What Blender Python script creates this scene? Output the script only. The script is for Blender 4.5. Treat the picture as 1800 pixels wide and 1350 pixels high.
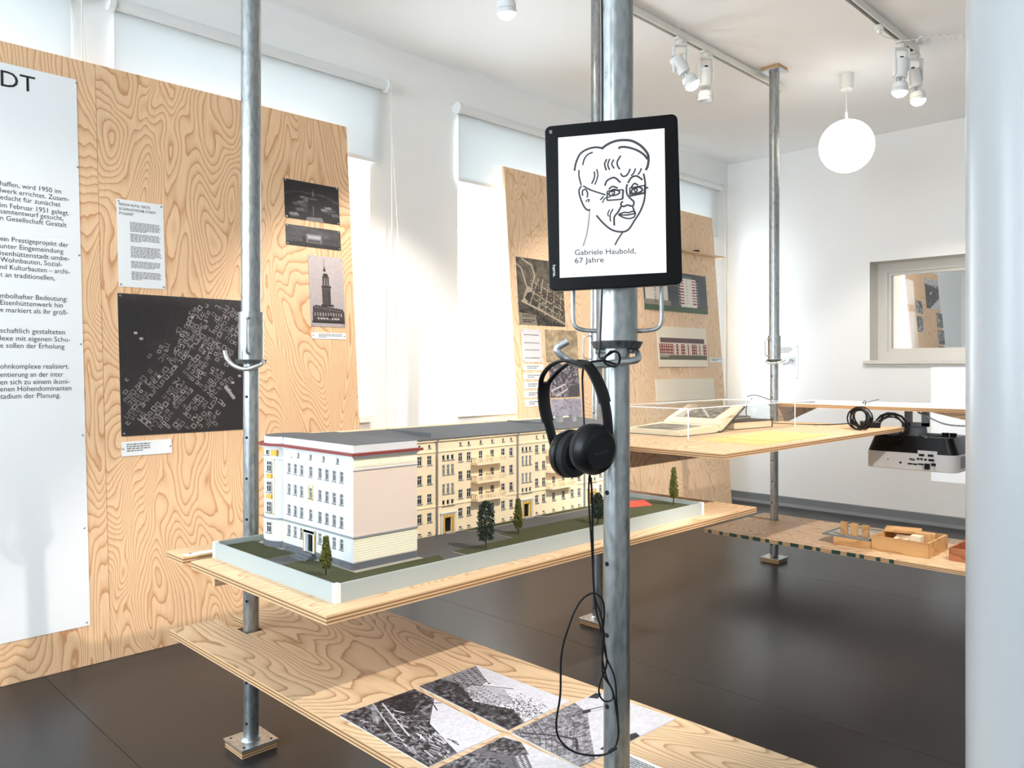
import bpy, bmesh, math, random
import numpy as np
from mathutils import Vector, Matrix
SC = bpy.context.scene
for o in list(bpy.data.objects): bpy.data.objects.remove(o)
COL = SC.collection
RNG = random.Random(7)
NPR = np.random.RandomState(11)

# ------------------------------------------------------------------ camera
F, HZ, CX, H = 1400.0, 645.0, 900.0, 1.2          # focal length and horizon in photo pixels, eye height
cam = bpy.data.cameras.new('camera'); camo = bpy.data.objects.new('camera', cam); COL.objects.link(camo)
cam.sensor_width = 36; cam.lens = F / 1800 * 36; cam.shift_y = (HZ - 675) / 1800; cam.clip_start = .02
camo.location = (0, 0, H); camo.rotation_euler = (math.pi / 2, 0, -math.pi / 4)
SC.camera = camo
# ------------------------------------------------------------------ world, exposure
SC.view_settings.view_transform = 'Standard'; SC.view_settings.look = 'None'
SC.view_settings.gamma = 1; SC.view_settings.use_curve_mapping = False
SC.view_settings.exposure = 0.56
w = bpy.data.worlds.new('world'); SC.world = w; w.use_nodes = True
bg = w.node_tree.nodes['Background']; bg.inputs[0].default_value = (.79, .905, 1, 1); bg.inputs[1].default_value = 9.0
def portal(x0, x1, z0, z1, y):
    l = bpy.data.lights.new('daylight_portal', 'AREA'); l.shape = 'RECTANGLE'; l.size = x1 - x0; l.size_y = z1 - z0
    l.cycles.is_portal = True
    o = bpy.data.objects.new('daylight_portal', l); COL.objects.link(o)
    o.location = ((x0 + x1) / 2, y, (z0 + z1) / 2); o.rotation_euler = (-math.pi / 2, 0, 0)
def spot(loc, tgt, power, angle=60, col=(1, .935, .86), rad=.03, blend=.5):
    l = bpy.data.lights.new('track_spot_light', 'SPOT'); l.energy = power; l.spot_size = math.radians(angle); l.spot_blend = blend
    l.color = col; l.shadow_soft_size = rad
    o = bpy.data.objects.new('track_spot_light', l); COL.objects.link(o); o.location = loc
    o.rotation_euler = (Vector(tgt) - Vector(loc)).to_track_quat('-Z', 'Y').to_euler()
    return o
# spots on the track above and behind the camera (out of frame)
spot((1.9, -.15, 2.75), (1.75, 1.80, .65), 195, 44)
spot((2.9, -.15, 2.75), (3.5, 1.9, .8), 240, 56)
spot((.0, 1.3, 2.75), (.8, 3.5, .7), 45, 60)

spot((9.6, .8, 2.8), (12.3, 3.6, 1.5), 80, 70)          # unseen lamp added to brighten the next room's wall

# ------------------------------------------------------------------ pixel -> world
S2 = math.sqrt(2)
FW = Vector((1, 1, 0)) / S2; RT = Vector((1, -1, 0)) / S2
def ray(px, py): return FW + RT * ((px - CX) / F) + Vector((0, 0, (HZ - py) / F))
EYE = Vector((0, 0, H))
def at(px, py, d): return EYE + ray(px, py) * d
def onplane(px, py, p, n):
    r = ray(px, py); return EYE + r * ((Vector(p) - EYE).dot(n) / r.dot(n))
def onz(px, py, z): return onplane(px, py, (0, 0, z), Vector((0, 0, 1)))
def ony(px, py, y): return onplane(px, py, (0, y, 0), Vector((0, 1, 0)))
def onx(px, py, x): return onplane(px, py, (x, 0, 0), Vector((1, 0, 0)))
# leaning plane of the plywood panels along the window wall
PB, PT, PH = 3.465, 3.66, 2.49
PSV = Vector((0, PT - PB, PH)).normalized(); PN = Vector((0, -PH, PT - PB)).normalized()
def pan(px, py): return onplane(px, py, (0, PB, 0), PN)

# ------------------------------------------------------------------ materials
def lin(v): v = v / 255; return v / 12.92 if v <= .04045 else ((v + .055) / 1.055) ** 2.4
def C(r, g, b): return (lin(r), lin(g), lin(b), 1)
def newmat(name):
    m = bpy.data.materials.new(name); m.use_nodes = True; nt = m.node_tree
    return m, nt, nt.nodes['Principled BSDF']
def N(nt, t, **kw):
    n = nt.nodes.new(t)
    for k, v in kw.items():
        if k.startswith('i_'):
            key = k[2:]; n.inputs[int(key) if key.isdigit() else key].default_value = v
        else: setattr(n, k, v)
    return n
def pbr(name, col, rough=.6, metal=0, var=.06, nscale=6, bump=0, bscale=60, spec=None, emit=None, es=0):
    m, nt, b = newmat(name); L = nt.links.new
    b.inputs['Roughness'].default_value = rough; b.inputs['Metallic'].default_value = metal
    if spec is not None: b.inputs['Specular IOR Level'].default_value = spec
    tc = N(nt, 'ShaderNodeTexCoord'); no = N(nt, 'ShaderNodeTexNoise'); no.inputs['Scale'].default_value = nscale; no.inputs['Detail'].default_value = 4
    L(tc.outputs['Object'], no.inputs['Vector'])
    mx = N(nt, 'ShaderNodeMix', data_type='RGBA')
    mx.inputs[6].default_value = tuple(c * (1 - var) for c in col[:3]) + (1,); mx.inputs[7].default_value = tuple(min(1, c * (1 + var)) for c in col[:3]) + (1,)
    L(no.outputs['Fac'], mx.inputs[0]); L(mx.outputs[2], b.inputs['Base Color'])
    if bump:
        n2 = N(nt, 'ShaderNodeTexNoise'); n2.inputs['Scale'].default_value = bscale; L(tc.outputs['Object'], n2.inputs['Vector'])
        bp = N(nt, 'ShaderNodeBump'); bp.inputs['Strength'].default_value = bump; bp.inputs['Distance'].default_value = .002
        L(n2.outputs['Fac'], bp.inputs['Height']); L(bp.outputs['Normal'], b.inputs['Normal'])
    if emit: b.inputs['Emission Color'].default_value = emit; b.inputs['Emission Strength'].default_value = es
    return m
def plywood(name, grain, light, dark, lines=11, scale=2.6, rough=.55):
    """rotary-cut softwood veneer: contour lines of a stretched noise field"""
    m, nt, b = newmat(name); L = nt.links.new
    tc = N(nt, 'ShaderNodeTexCoord'); oi = N(nt, 'ShaderNodeObjectInfo')
    mp = N(nt, 'ShaderNodeMapping'); sc = [1.0, 1.0, 1.0]; sc['xyz'.index(grain)] = .30; mp.inputs['Scale'].default_value = sc
    ad = N(nt, 'ShaderNodeVectorMath', operation='ADD'); ml = N(nt, 'ShaderNodeMath', operation='MULTIPLY'); ml.inputs[1].default_value = 37
    L(oi.outputs['Random'], ml.inputs[0]); L(tc.outputs['Object'], mp.inputs['Vector']); L(mp.outputs[0], ad.inputs[0]); L(ml.outputs[0], ad.inputs[1])
    n1 = N(nt, 'ShaderNodeTexNoise'); n1.inputs['Scale'].default_value = scale; n1.inputs['Detail'].default_value = 2.2; n1.inputs['Roughness'].default_value = .5; n1.inputs['Distortion'].default_value = .35
    L(ad.outputs[0], n1.inputs['Vector'])
    n2 = N(nt, 'ShaderNodeTexNoise'); n2.inputs['Scale'].default_value = 42; n2.inputs['Detail'].default_value = 2; L(ad.outputs[0], n2.inputs['Vector'])
    a = N(nt, 'ShaderNodeMath', operation='MULTIPLY'); a.inputs[1].default_value = lines * 2.4; L(n1.outputs['Fac'], a.inputs[0])
    a2 = N(nt, 'ShaderNodeMath', operation='MULTIPLY_ADD'); a2.inputs[1].default_value = .42; L(n2.outputs['Fac'], a2.inputs[0]); L(a.outputs[0], a2.inputs[2])
    fr = N(nt, 'ShaderNodeMath', operation='FRACT'); L(a2.outputs[0], fr.inputs[0])
    rp = N(nt, 'ShaderNodeValToRGB'); e = rp.color_ramp.elements
    mid = tuple(l * .62 + d * .38 for l, d in zip(light, dark))
    e[0].position = 0; e[0].color = light; e[1].position = 1; e[1].color = light
    for p, c_ in ((.42, light), (.76, mid), (.90, dark), (.95, dark)): x = rp.color_ramp.elements.new(p); x.color = c_
    L(fr.outputs[0], rp.inputs['Fac'])
    # fine fibre streaks
    mp2 = N(nt, 'ShaderNodeMapping'); s2 = [140.0, 140.0, 140.0]; s2['xyz'.index(grain)] = 3; mp2.inputs['Scale'].default_value = s2
    L(tc.outputs['Object'], mp2.inputs['Vector']); n3 = N(nt, 'ShaderNodeTexNoise'); n3.inputs['Scale'].default_value = 1; L(mp2.outputs[0], n3.inputs['Vector'])
    n4 = N(nt, 'ShaderNodeTexNoise'); n4.inputs['Scale'].default_value = 1.7; L(ad.outputs[0], n4.inputs['Vector'])
    mm = N(nt, 'ShaderNodeMix', data_type='RGBA', blend_type='MULTIPLY'); mm.inputs[0].default_value = 1
    r3 = N(nt, 'ShaderNodeMapRange'); r3.inputs[3].default_value = .86; r3.inputs[4].default_value = 1.08; L(n3.outputs['Fac'], r3.inputs[0])
    L(rp.outputs[0], mm.inputs[6]); L(r3.outputs[0], mm.inputs[7])
    m2 = N(nt, 'ShaderNodeMix', data_type='RGBA', blend_type='MULTIPLY'); m2.inputs[0].default_value = 1
    r4 = N(nt, 'ShaderNodeMapRange'); r4.inputs[1].default_value = .3; r4.inputs[2].default_value = .7; r4.inputs[3].default_value = .9; r4.inputs[4].default_value = 1.05; L(n4.outputs['Fac'], r4.inputs[0])
    L(mm.outputs[2], m2.inputs[6]); L(r4.outputs[0], m2.inputs[7]); L(m2.outputs[2], b.inputs['Base Color'])
    b.inputs['Roughness'].default_value = rough
    return m
def plyedge(name):
    m, nt, b = newmat(name); L = nt.links.new
    tc = N(nt, 'ShaderNodeTexCoord'); sp = N(nt, 'ShaderNodeSeparateXYZ'); L(tc.outputs['Object'], sp.inputs[0])
    ml = N(nt, 'ShaderNodeMath', operation='MULTIPLY'); ml.inputs[1].default_value = 1 / .0085; L(sp.outputs[2], ml.inputs[0])
    fr = N(nt, 'ShaderNodeMath', operation='FRACT'); L(ml.outputs[0], fr.inputs[0])
    rp = N(nt, 'ShaderNodeValToRGB'); e = rp.color_ramp.elements; e[0].color = C(214, 176, 132); e[1].color = C(205, 165, 120)
    for p, c_ in ((.45, C(214, 176, 132)), (.5, C(120, 86, 56)), (.9, C(150, 108, 70))): x = e.new(p); x.color = c_
    L(fr.outputs[0], rp.inputs[0]); L(rp.outputs[0], b.inputs['Base Color']); b.inputs['Roughness'].default_value = .7
    return m
def steel(name, light=(166, 168, 167), dark=(138, 142, 142), rough=.30, sc=16):
    m, nt, b = newmat(name); L = nt.links.new
    tc = N(nt, 'ShaderNodeTexCoord'); mp = N(nt, 'ShaderNodeMapping'); mp.inputs['Scale'].default_value = (1, 1, .35); L(tc.outputs['Object'], mp.inputs[0])
    n1 = N(nt, 'ShaderNodeTexNoise'); n1.inputs['Scale'].default_value = sc * 6; n1.inputs['Detail'].default_value = 6; L(mp.outputs[0], n1.inputs['Vector'])
    rp = N(nt, 'ShaderNodeValToRGB'); e = rp.color_ramp.elements; e[0].position = .3; e[0].color = C(*dark); e[1].position = .62; e[1].color = C(*light)
    L(n1.outputs['Fac'], rp.inputs[0]); L(rp.outputs[0], b.inputs['Base Color'])
    b.inputs['Metallic'].default_value = .85
    r = N(nt, 'ShaderNodeMapRange'); r.inputs[3].default_value = rough - .1; r.inputs[4].default_value = rough + .14; L(n1.outputs['Fac'], r.inputs[0]); L(r.outputs[0], b.inputs['Roughness'])
    return m
def clear(name, tint=(1, 1, 1, 1), gloss=.06, rough=.02):
    m, nt, b = newmat(name); L = nt.links.new; nt.nodes.remove(b)
    t = N(nt, 'ShaderNodeBsdfTransparent'); t.inputs[0].default_value = tint
    g = N(nt, 'ShaderNodeBsdfGlossy'); g.inputs['Roughness'].default_value = rough
    lw = N(nt, 'ShaderNodeLayerWeight'); pw = N(nt, 'ShaderNodeMath', operation='POWER'); pw.inputs[1].default_value = 5; L(lw.outputs['Facing'], pw.inputs[0])
    fz = N(nt, 'ShaderNodeMath', operation='MULTIPLY_ADD'); fz.inputs[1].default_value = .5; fz.inputs[2].default_value = .025; L(pw.outputs[0], fz.inputs[0])
    mx = N(nt, 'ShaderNodeMixShader'); L(fz.outputs[0], mx.inputs[0]); L(t.outputs[0], mx.inputs[1]); L(g.outputs[0], mx.inputs[2])
    L(mx.outputs[0], nt.nodes['Material Output'].inputs[0])
    return m
def fabric(name):
    m, nt, b = newmat(name); L = nt.links.new; nt.nodes.remove(b)
    d = N(nt, 'ShaderNodeBsdfDiffuse'); d.inputs[0].default_value = (.86, .88, .88, 1)
    t = N(nt, 'ShaderNodeBsdfTranslucent'); t.inputs[0].default_value = (.80, .84, .85, 1)
    mx = N(nt, 'ShaderNodeMixShader'); mx.inputs[0].default_value = .19; L(d.outputs[0], mx.inputs[1]); L(t.outputs[0], mx.inputs[2])
    wv = N(nt, 'ShaderNodeTexNoise'); wv.inputs['Scale'].default_value = 300; bp = N(nt, 'ShaderNodeBump'); bp.inputs['Strength'].default_value = .1
    L(wv.outputs['Fac'], bp.inputs['Height']); L(bp.outputs[0], d.inputs['Normal'])
    L(mx.outputs[0], nt.nodes['Material Output'].inputs[0])
    return m
def printed(name, rough=.45):
    m, nt, b = newmat(name); a = N(nt, 'ShaderNodeVertexColor', layer_name='print'); nt.links.new(a.outputs[0], b.inputs['Base Color'])
    b.inputs['Roughness'].default_value = rough; return m
def emission(name, col, s):
    m, nt, b = newmat(name); b.inputs['Base Color'].default_value = col; b.inputs['Emission Color'].default_value = col; b.inputs['Emission Strength'].default_value = s
    return m
M = {}
M['wall'] = pbr('white_wall_paint', C(246, 245, 243), .7, var=.012, nscale=2, bump=.08, bscale=90)
M['ceil'] = pbr('white_ceiling_paint', C(248, 248, 247), .8, var=.012, nscale=2)
M['reveal'] = pbr('window_reveal_paint', C(234, 233, 230), .6, var=.01)
M['floor'] = pbr('grey_linoleum', C(48, 47, 48), .28, var=.06, nscale=3, bump=.015, bscale=30, spec=.24)
M['base'] = pbr('grey_skirting_paint', C(120, 123, 126), .5, var=.06)
M['pillar'] = pbr('glossy_white_pillar_paint', C(166, 167, 167), .28, var=.012, nscale=4, bump=.25, bscale=14)
M['framewhite'] = pbr('white_window_paint', C(238, 238, 236), .4, var=.01)
M['framegrey'] = pbr('cream_frame_paint', C(220, 215, 206), .45, var=.02)
PL, PD = C(244, 203, 160), C(212, 155, 108)
M['ply_z'] = plywood('pine_plywood_upright', 'z', PL, PD, 24, 2.7)
M['ply_x'] = plywood('pine_plywood_long', 'x', C(234, 199, 158), C(204, 156, 112), 20, 2.7)
M['ply_y'] = plywood('pine_plywood_cross', 'y', C(222, 190, 152), C(176, 138, 102), 19, 2.7)
M['ply_p'] = plywood('pale_plywood_upright', 'z', C(244, 210, 172), C(222, 178, 134), 16, 3.4)
M['edge'] = plyedge('plywood_edge_layers')
M['steel'] = steel('galvanised_steel')
M['steel2'] = steel('zinc_plated_rod', (205, 207, 206), (160, 164, 165), .34)
M['steeld'] = steel('worn_dark_steel', (120, 122, 122), (70, 72, 73), .45)
M['black'] = pbr('black_plastic', C(13, 13, 14), .38, var=.1, spec=.3)
M['blackg'] = pbr('glossy_black_bezel', C(6, 6, 7), .3, var=.1, spec=.15)
M['blackm'] = pbr('matt_black_padding', C(12, 12, 13), .75, var=.15, bump=.2)
M['hole'] = pbr('dark_hole', C(8, 8, 8), .9)
M['paper'] = pbr('white_paper', C(240, 240, 240), .55, var=.006)
M['ink'] = pbr('black_ink', C(26, 26, 28), .6)
M['inkg'] = pbr('grey_ink', C(118, 118, 120), .6)
M['print'] = printed('photographic_print'); M['whitep'] = pbr('white_plastic', C(232, 233, 232), .4, var=.01)
M['cream'] = pbr('cream_plastic', C(232, 230, 222), .45, var=.02)
M['pin'] = steel('pin_head', (190, 190, 188), (150, 150, 150), .3)
M['glass'] = clear('window_glass', (.97, .985, .99, 1)); M['acryl'] = clear('clear_acrylic', (.975, .985, .985, 1))
M['acryledge'] = pbr('acrylic_edge', C(240, 244, 244), .15, var=.01)
M['fabric'] = fabric('translucent_blind_fabric')
# model colours
M['m_white'] = pbr('model_white_render', C(214, 215, 214), .6, var=.01, nscale=30)
M['m_cream'] = pbr('model_cream_render', C(255, 232, 194), .6, var=.01, nscale=30)
M['m_pink'] = pbr('model_pink_render', C(226, 206, 190), .6, var=.01, nscale=30)
M['m_yellow'] = pbr('model_pale_yellow', C(246, 240, 212), .6, var=.01, nscale=30)
M['m_gold'] = pbr('model_ochre', C(222, 170, 62), .5, var=.12, nscale=250)
M['m_line'] = pbr('model_pale_ochre', C(236, 212, 130), .5, var=.04)
M['m_red'] = pbr('model_red_eaves', C(132, 52, 48), .6, var=.1, nscale=120)
M['m_plinth'] = pbr('model_grey_plinth', C(96, 98, 102), .7, var=.05, nscale=60)
M['m_grey'] = pbr('model_grey_trim', C(140, 140, 142), .6, var=.04)
M['m_roof'] = pbr('model_roof_felt', C(92, 92, 93), .8, var=.06, nscale=20, bump=.2, bscale=200)
M['m_glass'] = pbr('model_window_glass', C(24, 27, 30), .15)
M['m_asph'] = pbr('model_asphalt', C(86, 85, 84), .9, var=.08, nscale=80, bump=.2, bscale=400)
M['m_grass'] = pbr('model_grass', C(64, 66, 34), .95, var=.3, nscale=140, bump=.8, bscale=500)
M['m_kerb'] = pbr('model_kerb', C(168, 162, 148), .8)
M['m_tray'] = pbr('tray_grey_paint', C(170, 178, 175), .45, var=.01)
M['m_redp'] = pbr('model_red_court', C(214, 72, 52), .8)
M['leafd'] = pbr('dark_green_foliage', C(34, 48, 32), .8, var=.35, nscale=200)
M['leafo'] = pbr('olive_foliage', C(96, 96, 36), .8, var=.4, nscale=200)
M['trunk'] = pbr('model_trunk', C(56, 44, 32), .9)
M['oak'] = plywood('toy_box_wood', 'y', C(216, 168, 110), C(188, 138, 84), 5, 3)
M['oakz'] = plywood('block_wood', 'z', C(206, 160, 106), C(176, 128, 80), 5, 6)
M['redwood'] = plywood('reddish_box_wood', 'y', C(176, 108, 66), C(140, 82, 48), 5, 4)
M['green'] = pbr('dark_green_paint', C(28, 62, 50), .6)
M['leather'] = pbr('dark_book_cover', C(60, 52, 50), .5)
M['pages'] = pbr('book_page_edges', C(232, 214, 184), .8, var=.06, nscale=90)
M['manila'] = pbr('manila_card', C(234, 200, 128), .7, var=.03)
M['silver'] = pbr('silver_plastic', C(206, 206, 204), .35, var=.02)
M['greym'] = pbr('grey_mount_paint', C(120, 124, 126), .5)
M['boardc'] = pbr('cream_mount_board', C(238, 226, 204), .7, var=.01)
M['lampglow'] = emission('lamp_glow', (1, .86, .66, 1), 40)
M['globe'] = emission('opal_globe', (.97, .97, .95, 1), 2.0)
M['screen'] = emission('lit_screen', (.98, .99, 1, 1), .74); M['screen'].node_tree.nodes['Principled BSDF'].inputs['Base Color'].default_value = (.03, .03, .03, 1)
M['proj'] = emission('painted_projection_glow', (.93, .96, 1, 1), .22)  # projector's light on the wall, put into the material as glow

# ------------------------------------------------------------------ object helpers
MW = {}
def tag(o, label=None, cat=None, group=None, kind=None):
    if label: o['label'] = label
    if cat: o['category'] = cat
    if group: o['group'] = group
    if kind: o['kind'] = kind
    return o
def link(o, parent, mw):
    COL.objects.link(o); MW[o.name] = mw
    if parent:
        o.parent = parent; o.matrix_parent_inverse = MW[parent.name].inverted()
    o.matrix_basis = mw
    return o
def thing(name, loc, label, cat, group=None, kind=None):
    o = bpy.data.objects.new(name, None); o.empty_display_size = .05
    link(o, None, Matrix.Translation(Vector(loc))); return tag(o, label, cat, group, kind)
def obj(name, bm, mat, parent=None, smooth=False, label=None, cat=None, group=None, kind=None, bevel=0):
    """bm is in world coordinates; the origin goes to the middle of its base"""
    bmesh.ops.recalc_face_normals(bm, faces=bm.faces)
    me = bpy.data.meshes.new(name); 
    vs = [v.co for v in bm.verts]
    lo = Vector([min(v[i] for v in vs) for i in range(3)]); hi = Vector([max(v[i] for v in vs) for i in range(3)])
    c = Vector(((lo.x + hi.x) / 2, (lo.y + hi.y) / 2, lo.z))
    bmesh.ops.translate(bm, verts=bm.verts, vec=-c)
    bm.to_mesh(me); bm.free()
    for m in (mat if isinstance(mat, (list, tuple)) else [mat]): me.materials.append(M[m] if isinstance(m, str) else m)
    if smooth:
        me.polygons.foreach_set('use_smooth', [True] * len(me.polygons))
        me.set_sharp_from_angle(angle=math.radians(smooth if smooth is not True else 40))
    o = bpy.data.objects.new(name, me); link(o, parent, Matrix.Translation(c))
    if bevel:
        b = o.modifiers.new('bevel', 'BEVEL'); b.width = bevel; b.segments = 2; b.limit_method = 'ANGLE'
    return tag(o, label, cat, group, kind)
def inst(name, me, mw, parent):
    o = bpy.data.objects.new(name, me); return link(o, parent, mw)
def B(): return bmesh.new()
def box(bm, x0, x1, y0, y1, z0, z1, mi=0, mat=None):
    p = [Vector((x, y, z)) for x in (x0, x1) for y in (y0, y1) for z in (z0, z1)]
    if mat: p = [mat @ q for q in p]
    v = [bm.verts.new(q) for q in p]
    for f in ((0, 1, 3, 2), (4, 6, 7, 5), (0, 4, 5, 1), (2, 3, 7, 6), (0, 2, 6, 4), (1, 5, 7, 3)):
        bm.faces.new([v[i] for i in f]).material_index = mi
    return bm
def frame(o, ux, uy, uz):
    m = Matrix((ux, uy, uz)).transposed().to_4x4(); m.translation = o; return m
def basis(d):
    d = Vector(d).normalized(); a = Vector((0, 0, 1)) if abs(d.z) < .9 else Vector((1, 0, 0))
    u = d.cross(a).normalized(); return u, d.cross(u).normalized(), d
def lathe(bm, p, axis, prof, seg=24, mi=0, a0=0, a1=2 * math.pi):
    """prof: (radius, distance along axis)"""
    u, v, d = basis(axis); p = Vector(p); full = abs(a1 - a0 - 2 * math.pi) < 1e-6; rings = []
    n = seg if full else seg + 1
    for r, h in prof:
        if r < 1e-6: rings.append([bm.verts.new(p + d * h)])
        else: rings.append([bm.verts.new(p + d * h + (u * math.cos(a0 + (a1 - a0) * i / seg) + v * math.sin(a0 + (a1 - a0) * i / seg)) * r) for i in range(n)])
    for A, Bq in zip(rings, rings[1:]):
        for i in range(seg):
            j = (i + 1) % n
            q = [A[i % len(A)], A[j % len(A)], Bq[j % len(Bq)], Bq[i % len(Bq)]]
            q = list(dict.fromkeys(q))
            if len(q) > 2:
                try: bm.faces.new(q).material_index = mi
                except ValueError: pass
    return bm
def cyl(bm, p0, p1, r, r1=None, seg=20, mi=0):
    p0, p1 = Vector(p0), Vector(p1); h = (p1 - p0).length
    return lathe(bm, p0, p1 - p0, [(0, 0), (r, 0), (r if r1 is None else r1, h), (0, h)], seg, mi)
def smoothpath(pts, n=6):
    pts = [Vector(p) for p in pts]; out = []
    for i in range(len(pts) - 1):
        p0, p1, p2, p3 = pts[max(i - 1, 0)], pts[i], pts[i + 1], pts[min(i + 2, len(pts) - 1)]
        for k in range(n):
            t = k / n
            out.append(.5 * ((2 * p1) + (p2 - p0) * t + (2 * p0 - 5 * p1 + 4 * p2 - p3) * t * t + (3 * p1 - p0 - 3 * p2 + p3) * t ** 3))
    return out + [pts[-1]]
def tube(bm, pts, r, seg=8, mi=0, sm=0):
    pts = smoothpath(pts, sm) if sm else [Vector(p) for p in pts]
    t = (pts[1] - pts[0]).normalized(); u = basis(t)[0]; rings = []
    for i, p in enumerate(pts):
        t = (pts[min(i + 1, len(pts) - 1)] - pts[max(i - 1, 0)]).normalized()
        u = (u - t * u.dot(t)).normalized(); v = t.cross(u)
        rr = r[min(i, len(r) - 1)] if isinstance(r, (list, tuple)) else r
        rings.append([bm.verts.new(p + (u * math.cos(2 * math.pi * k / seg) + v * math.sin(2 * math.pi * k / seg)) * rr) for k in range(seg)])
    for A, Bq in zip(rings, rings[1:]):
        for k in range(seg): bm.faces.new([A[k], A[(k + 1) % seg], Bq[(k + 1) % seg], Bq[k]]).material_index = mi
    bm.faces.new(rings[0][::-1]).material_index = mi; bm.faces.new(rings[-1]).material_index = mi
    return bm
def prism(bm, poly, z0, z1, mi=(0, 1, 0)):
    """poly in XY; mi = top, side, bottom"""
    a = [bm.verts.new((x, y, z0)) for x, y in poly]; b = [bm.verts.new((x, y, z1)) for x, y in poly]
    bm.faces.new(b).material_index = mi[0]; bm.faces.new(a[::-1]).material_index = mi[2]
    for i in range(len(poly)):
        j = (i + 1) % len(poly); bm.faces.new([a[i], a[j], b[j], b[i]]).material_index = mi[1]
    bm.normal_update(); bmesh.ops.triangulate(bm, faces=[f for f in bm.faces if len(f.verts) > 4])
    return bm
def slab(bm, p, n, t, mi=(0, 0)):
    """p: 4 world points (front); n: outward; t thickness behind the front"""
    n = Vector(n).normalized(); a = [bm.verts.new(q) for q in p]; b = [bm.verts.new(Vector(q) - n * t) for q in p]
    bm.faces.new(a).material_index = mi[0]; bm.faces.new(b[::-1]).material_index = mi[1]
    for i in range(4): bm.faces.new([a[i], b[i], b[(i + 1) % 4], a[(i + 1) % 4]]).material_index = mi[1]
    return bm
def holed(bm, o, u, v, W, Hh, holes, depth, n, mi=0, mr=None):
    """wall face with rectangular openings (u0,u1,v0,v1) and reveals going `depth` along -n"""
    o, u, v, n = Vector(o), Vector(u), Vector(v), Vector(n)
    us = sorted({0, W} | {round(h[i], 6) for h in holes for i in (0, 1)}); vs = sorted({0, Hh} | {round(h[i], 6) for h in holes for i in (2, 3)})
    V = {}
    def P(a, b, d=0):
        k = (a, b, d)
        if k not in V: V[k] = bm.verts.new(o + u * a + v * b - n * d)
        return V[k]
    for a0, a1 in zip(us, us[1:]):
        for b0, b1 in zip(vs, vs[1:]):
            ca, cb = (a0 + a1) / 2, (b0 + b1) / 2
            if any(h[0] < ca < h[1] and h[2] < cb < h[3] for h in holes): continue
            bm.faces.new([P(a0, b0), P(a1, b0), P(a1, b1), P(a0, b1)]).material_index = mi
    for h in holes:
        q = [(round(h[0], 6), round(h[2], 6)), (round(h[1], 6), round(h[2], 6)), (round(h[1], 6), round(h[3], 6)), (round(h[0], 6), round(h[3], 6))]
        f = [bm.verts.new(o + u * a + v * b) for a, b in q]; k = [bm.verts.new(o + u * a + v * b - n * depth) for a, b in q]
        for i in range(4): bm.faces.new([f[i], f[(i + 1) % 4], k[(i + 1) % 4], k[i]]).material_index = mi if mr is None else mr
    return bm
def textbm(bm, s, o, ux, uy, size, fit=None, align='LEFT', mi=0, lift=.0006, bold=0.0):
    cu = bpy.data.curves.new('lettering', 'FONT'); cu.body = s; cu.size = 1; cu.align_x = 'LEFT'; cu.resolution_u = 3; cu.offset = bold
    ob = bpy.data.objects.new('lettering', cu); COL.objects.link(ob)
    dg = bpy.context.evaluated_depsgraph_get(); dg.update(); me = bpy.data.meshes.new_from_object(ob.evaluated_get(dg))
    xs = [v.co.x for v in me.vertices]; x0, x1 = min(xs), max(xs)
    sx = size if fit is None else fit / (x1 - x0)
    ux, uy = Vector(ux).normalized(), Vector(uy).normalized(); n = ux.cross(uy)
    off = -x0 if align == 'LEFT' else -x1
    mp = [bm.verts.new(Vector(o) + ux * ((v.co.x + off) * sx) + uy * (v.co.y * size) + n * lift) for v in me.vertices]
    for p in me.polygons:
        try: bm.faces.new([mp[i] for i in p.vertices]).material_index = mi
        except ValueError: pass
    bpy.data.objects.remove(ob); bpy.data.curves.remove(cu); bpy.data.meshes.remove(me)
    return bm

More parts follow.
